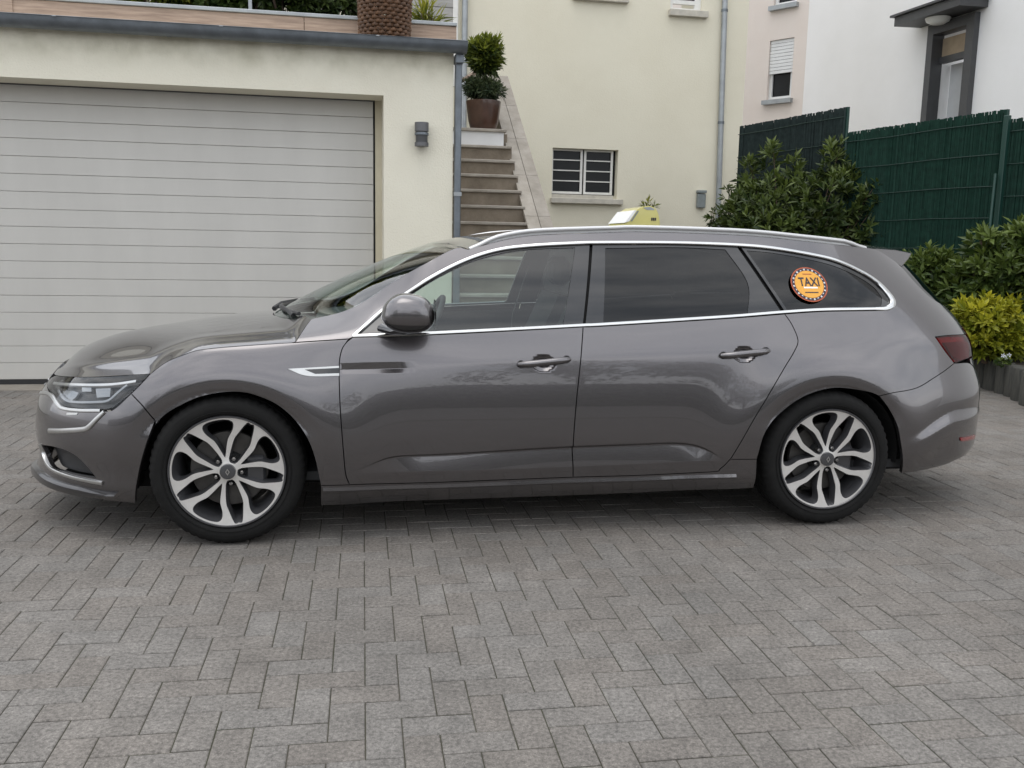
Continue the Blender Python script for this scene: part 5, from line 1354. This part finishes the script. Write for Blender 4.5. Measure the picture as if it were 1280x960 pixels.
# ------------------------------------------------------------------ planting bed with log edging
lg = [(1205, 474, 446), (1217, 479, 448.5), (1228, 483, 450), (1240, 487, 450.5), (1254, 491.5, 453), (1266, 495.5, 456.5), (1278, 500.5, 460), (1292, 507, 465), (1308, 515, 470), (1326, 524, 476)]
pts = [ground_pt(u, v) for u, v, _ in lg]
first = pts[0]; back = [first+np.array([-.16*k, .30*k, 0])*.5 for k in range(9, 0, -1)]
edge = tag(empty('log_edging', (pts[3][0], pts[3][1], 0)), 'row of dark upright wooden logs edging the planting bed', 'edging'); eo = np.array([pts[3][0], pts[3][1], 0])
allp = [(p, .40) for p in back]+[(p, (v-tv)*((p@C_FWD-CAMP@C_FWD))/FPX*1.0) for p, (u, v, tv) in zip(pts, lg)]
rr = random.Random(9)
for i, (p, h) in enumerate(allp):
    q = allp[min(i+1, len(allp)-1)][0]-allp[max(i-1, 0)][0]; gap = np.linalg.norm(q)/2; rad = gap*.49; ang = math.atan2(q[1], q[0])
    mb = MB(); mb.lathe([(.001, -.02), (rad*1.0, -.02), (rad, h*.96), (rad*.93, h), (.001, h+.006)], 12); o = mb.build('log', 'log_wood', edge, auto=45, loc=tuple(p-eo))
    o.scale = (1.0, .8, 1); o.rotation_euler = (rr.uniform(-.025, .025), rr.uniform(-.03, .03), ang)
P_e = [p for p, h in allp]
fe = [FF.world(s, -.10, 0) for s in np.linspace(fl, f3+.3, 8)]
v = [(p[0], p[1]+.06, .26) for p in P_e]+[(p[0], p[1], .34) for p in fe]
n1 = len(P_e); mb = MB()
loop = [(p[0]-.0, p[1]+.03, .27) for p in P_e]+[(p[0], p[1], .36) for p in fe[::-1]]
vv, ff = cdt([resample(np.array([(a, b) for a, b, c in loop]), .3)], .25)
def soil_z(x, y): return .27+.10*np.clip((y-8.6)/2.5, 0, 1)+.035*np.sin(x*5.1+y*3)*np.cos(y*4.3)
so_ = meshobj('soil', [(a, b, soil_z(a, b)) for a, b in vv], ff, 'soil', None, True); tag(so_, kind='structure')

def px_blob(u, v, Z, ru, rv, depth):
    p = at_depth(u, v, Z); k = Z/FPX; return (p[0], p[1], p[2], ru*k, depth, rv*k)
# dark evergreen in the corner by the house
B = [px_blob(965, 262, 12.4, 55, 42, .5), px_blob(1045, 258, 11.9, 52, 46, .5), px_blob(1000, 300, 12.0, 90, 40, .5), px_blob(930, 280, 12.6, 28, 36, .3), px_blob(1085, 285, 11.6, 22, 30, .3),
     px_blob(962, 208, 12.6, 10, 30, .14), px_blob(990, 220, 12.5, 12, 26, .14), px_blob(936, 222, 12.7, 10, 24, .14), px_blob(1040, 208, 12.0, 14, 30, .16), px_blob(1062, 225, 11.9, 14, 22, .16), px_blob(1092, 248, 11.5, 13, 20, .14), px_blob(1000, 340, 12, 80, 50, .5)]
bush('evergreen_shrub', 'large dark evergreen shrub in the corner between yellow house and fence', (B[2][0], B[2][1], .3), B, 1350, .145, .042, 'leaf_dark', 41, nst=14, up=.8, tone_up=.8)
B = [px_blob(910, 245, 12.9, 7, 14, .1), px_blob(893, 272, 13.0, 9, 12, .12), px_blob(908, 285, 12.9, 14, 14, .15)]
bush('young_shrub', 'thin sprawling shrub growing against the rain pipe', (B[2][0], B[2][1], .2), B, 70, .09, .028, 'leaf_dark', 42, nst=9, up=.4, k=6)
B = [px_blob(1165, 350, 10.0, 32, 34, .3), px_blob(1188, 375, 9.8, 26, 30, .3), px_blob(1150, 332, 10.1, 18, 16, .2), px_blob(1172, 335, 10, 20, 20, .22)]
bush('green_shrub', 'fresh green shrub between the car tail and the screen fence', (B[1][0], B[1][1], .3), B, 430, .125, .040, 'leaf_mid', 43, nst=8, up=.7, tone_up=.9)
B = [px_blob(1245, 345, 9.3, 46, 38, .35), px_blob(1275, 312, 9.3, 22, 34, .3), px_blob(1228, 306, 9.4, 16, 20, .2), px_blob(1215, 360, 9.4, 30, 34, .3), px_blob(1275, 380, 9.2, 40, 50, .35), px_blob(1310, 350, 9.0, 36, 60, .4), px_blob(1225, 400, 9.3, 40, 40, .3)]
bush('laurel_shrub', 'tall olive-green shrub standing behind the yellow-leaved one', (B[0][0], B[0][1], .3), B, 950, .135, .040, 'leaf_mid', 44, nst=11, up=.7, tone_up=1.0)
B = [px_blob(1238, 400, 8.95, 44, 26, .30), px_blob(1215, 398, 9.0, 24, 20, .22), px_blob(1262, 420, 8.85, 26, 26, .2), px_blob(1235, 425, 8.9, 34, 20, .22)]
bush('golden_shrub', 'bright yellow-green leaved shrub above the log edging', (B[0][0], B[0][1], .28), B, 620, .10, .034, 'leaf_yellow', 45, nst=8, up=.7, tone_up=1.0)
B = [px_blob(1240, 432, 8.7, 20, 8, .1), px_blob(1222, 440, 8.7, 12, 6, .1)]
fp_ = at_depth(1256, 447, 8.55)
flw = tag(empty('small_flower', (fp_[0], fp_[1], .27)), 'tiny plant with pale white flowers at the bed edge', 'flower')
foliage('foliage', [(0, 0, .05, .06, .05, .045)], 22, .045, .018, 'leaf_mid', flw, 46, 6)
for k, (dx, dz) in enumerate(((-.035, .115), (.02, .12), (-.008, .10))):
    mb = MB()
    for q in range(5):
        a = q*2*math.pi/5+.3*k; mb.add([(dx, -.03, dz), (dx+.016*math.cos(a-.4), -.034, dz+.016*math.sin(a-.4)), (dx+.024*math.cos(a), -.032, dz+.024*math.sin(a)), (dx+.016*math.cos(a+.4), -.034, dz+.016*math.sin(a+.4))], [(0, 1, 2, 3)])
    mb.build('blossom', 'petal', flw)
# plant against the house wall seen over the roof, beside the sign
tq = HT-.25; q0 = sz(GF, 812, 259, tq); w = GF.world(q0[0], tq, 0)
bush('wall_plant', 'slim yellowish plant against the house wall below the basement window', (w[0], w[1], .0), [(w[0], w[1], q0[1], .09, .08, .09), (w[0]-.03, w[1], q0[1]-.35, .10, .09, .25), (w[0]+.02, w[1], q0[1]-.85, .16, .12, .35), (w[0], w[1], .35, .2, .14, .3)], 110, .12, .024, 'leaf_lime', 47, cat='plant', nst=7, up=.9)

# ------------------------------------------------------------------ behind the camera, out of view: what the paint and glass mirror
pbr('hedge_core', (.020, .030, .012), .95, var=.4, vscale=3)
hg = tag(empty('added_hedge', (0, -10.5, 0)), 'tall clipped hedge across the lane, opposite the garage', 'hedge')  # unseen hedge, added so the lower doors mirror a dark horizon
r = np.random.default_rng(77)
nx, nz = 150, 14; V = []; F = []
for i in range(nx+1):
    for j in range(nz+1):
        x = -30+60*i/nx; z = 2.0*j/nz; V.append((x+r.normal()*.06, .18*math.sin(x*1.3)+r.normal()*.10, z+(.05*math.sin(x*.9) if j == nz else 0)))
for i in range(nx):
    for j in range(nz): a = i*(nz+1)+j; F.append((a, a+nz+1, a+nz+2, a+1))
meshobj('hedge_body', V, F, 'hedge_core', hg)
foliage('foliage', [(x, .05, z, .9, .22, .55) for x in np.arange(-14, 15, 1.2) for z in (.5, 1.1, 1.75)], 5200, .10, .045, 'leaf_dark', hg, 78, 5)
for i, (x, y, h, w) in enumerate(((-9.5, -14, 6.2, 1.7), (-13.5, -14, 5.4, 1.5), (7.4, -12.5, 7.4, 2.0), (11.5, -13.5, 6.0, 1.8))):
    tr = tag(empty('garden_tree', (x, y, 0)), ['slim tree rising behind the tall hedge', 'low round tree rising behind the tall hedge', 'tallest broad tree behind the tall hedge', 'broad tree at the end of the tall hedge'][i], 'tree', 'trees behind the hedge')
    MB().tube([(0, 0, 0), (.1, 0, h*.4), (0, .1, h*.8)], [.16, .12, .05], 8).build('trunk', 'bark', tr, auto=60)
    q = np.random.default_rng(90+i); bl = [(q.normal()*w*.45, q.normal()*w*.4, h*.62+q.normal()*h*.13, w*.5, w*.5, w*.42) for _ in range(9)]
    foliage('crown', bl, 1500, .17, .08, 'leaf_dark', tr, 95+i, 5)
# ------------------------------------------------------------------ roof sign and sticker
sgx, sgz = CARF.px(789, 281, -.05)
zroof = float(ZC_R(sgx))
sg_w = CARF.world(sgx, -.05, zroof+.003)
sign = tag(empty('taxi_roof_sign', sg_w, CAR_YAW), 'yellow and white taxi roof sign standing on the car roof', 'sign')
k = 4.85/FPX
prof = [(-22, 1), (-20, 3), (-16, 7), (-6, 20), (2, 25), (12, 26.5), (19, 24), (23, 18), (26, 6), (26, 1)]
prof = [(a*k, b*k) for a, b in prof]
def sprism(pr, y0, y1, name, mat, bev=0):
    mb = MB(); mb.prism([(x, y0, z) for x, z in pr], (0, y1-y0, 0)); o = mb.build(name, mat, sign)
    if bev:
        bm = bmesh.new(); bm.from_mesh(o.data); bmesh.ops.bevel(bm, geom=bm.edges[:], offset=bev, segments=2, affect='EDGES'); bm.to_mesh(o.data); bm.free()
        o.data.polygons.foreach_set('use_smooth', [True]*len(o.data.polygons)); o.data.set_sharp_from_angle(angle=math.radians(40))
    return o
sprism(prof, -.16, .16, 'sign_body', 'taxi_yellow', .004)
sprism([(-20*k, 5*k), (-14*k, 7*k), (-5*k, 20.5*k), (-8*k, 20.5*k)], -.162, .162, 'sign_face', 'white_film')
sprism([(-12.5*k, 7*k), (-10.5*k, 7*k), (-2*k, 20*k), (-4*k, 20*k)], -.1615, -.1605, 'sign_gasket', 'grey_box')
sprism([(3*k, 24.0*k), (12*k, 25.2*k), (18*k, 22.6*k), (17*k, 21.2*k), (8*k, 21.4*k)], -.1612, .1612, 'sign_cap', 'zinc_light')
sprism([(-24*k, 0), (27*k, 0), (26.5*k, 1.5*k), (-23*k, 1.5*k)], -.15, .15, 'sign_base', 'black_plastic')
for j in range(3):
    x0 = (14+j*2.3)*k
    sprism([(x0, 8.5*k), (x0+1.7*k, 8.5*k), (x0+1.7*k, 12*k), (x0, 12*k)], -.1622, -.1602, 'sign_digit', 'dark_film')
# sticker on the rear quarter glass
qc, zc_ = inv(1011, 356)
stk = empty('window_sticker', parent=PARTS['body_side', -1])
def local_xy(q0, z0):
    e = 1e-3; a = P(q0+e, z0)-P(q0-e, z0); a /= np.linalg.norm(a); n = PN(np.array(q0), np.array(z0)); b = np.cross(n, a)
    if b[2] < 0: b = -b
    return P(q0, z0), a, b, n
_c, _a, _b, _nn = local_xy(qc, zc_)
# one sheet: rings and dots laid 0.3 mm apart on the glass
RS = .096
def disc(r0, r1, off, seg=60, a0=0, a1=2*math.pi):
    v = []; f = []
    for i in range(seg+1):
        t = a0+(a1-a0)*i/seg
        for r in (r0, r1): v.append(_c+_a*r*math.cos(t)+_b*r*math.sin(t)+_nn*off)
    for i in range(seg): f.append((2*i, 2*i+2, 2*i+3, 2*i+1))
    return v, f
O = .004
def film(name, vf, mat):
    o = meshobj(name, vf[0], vf[1], mat, PARTS['body_side', -1]); return o
film('sticker_rim', disc(0, RS, O), 'red_film')
film('sticker_ring', disc(.80*RS, .93*RS, O+.0006), 'dark_film')
mb = MB()
for i in range(24):
    for j, (r0, r1) in enumerate(((.82, .855), (.87, .905))):
        if j == 0 or i % 2 == 0: mb.add(*disc(r0*RS, r1*RS, O+.0012, 3, (i+.25)*2*math.pi/24, (i+.65)*2*math.pi/24))
tag(mb.build('sticker_checks', 'white_film', PARTS['body_side', -1]), kind='stuff')
film('sticker_disc', disc(0, .78*RS, O+.0012), 'orange_film')
def quad(x0, y0, x1, y1, off): return ([_c+_a*x*RS+_b*y*RS+_nn*off for x, y in ((x0, y0), (x1, y0), (x1, y1), (x0, y1))], [(0, 1, 2, 3)])
film('sticker_band', quad(-.34, -.24, .42, -.15, O+.0018), 'white_film')
film('sticker_line', quad(-.34, -.50, .40, -.44, O+.0018), 'dark_film')
film('sticker_line', quad(-.25, .56, .25, .61, O+.0018), 'red_film')
cu = bpy.data.curves.new('sticker_text', 'FONT'); cu.body = 'TAXI'; cu.align_x = 'CENTER'; cu.align_y = 'CENTER'; cu.size = 1.0; cu.offset = .018
to = bpy.data.objects.new('tmp_text', cu); COL.objects.link(to); bpy.context.view_layer.update()
dg = bpy.context.evaluated_depsgraph_get(); me = bpy.data.meshes.new_from_object(to.evaluated_get(dg)); bpy.data.objects.remove(to)
co = np.array([v.co[:] for v in me.vertices]); lo, hi = co.min(0), co.max(0); co = (co-(lo+hi)/2)/(hi-lo+1e-9)
vv = [_c+_a*(x*1.12)*RS+_b*(y*.50+.14)*RS+_nn*(O+.0026) for x, y, _ in co]
ff = [tuple(p.vertices) for p in me.polygons]; bpy.data.meshes.remove(me)
film('sticker_lettering', (vv, ff), 'dark_film')
bpy.data.objects.remove(stk)
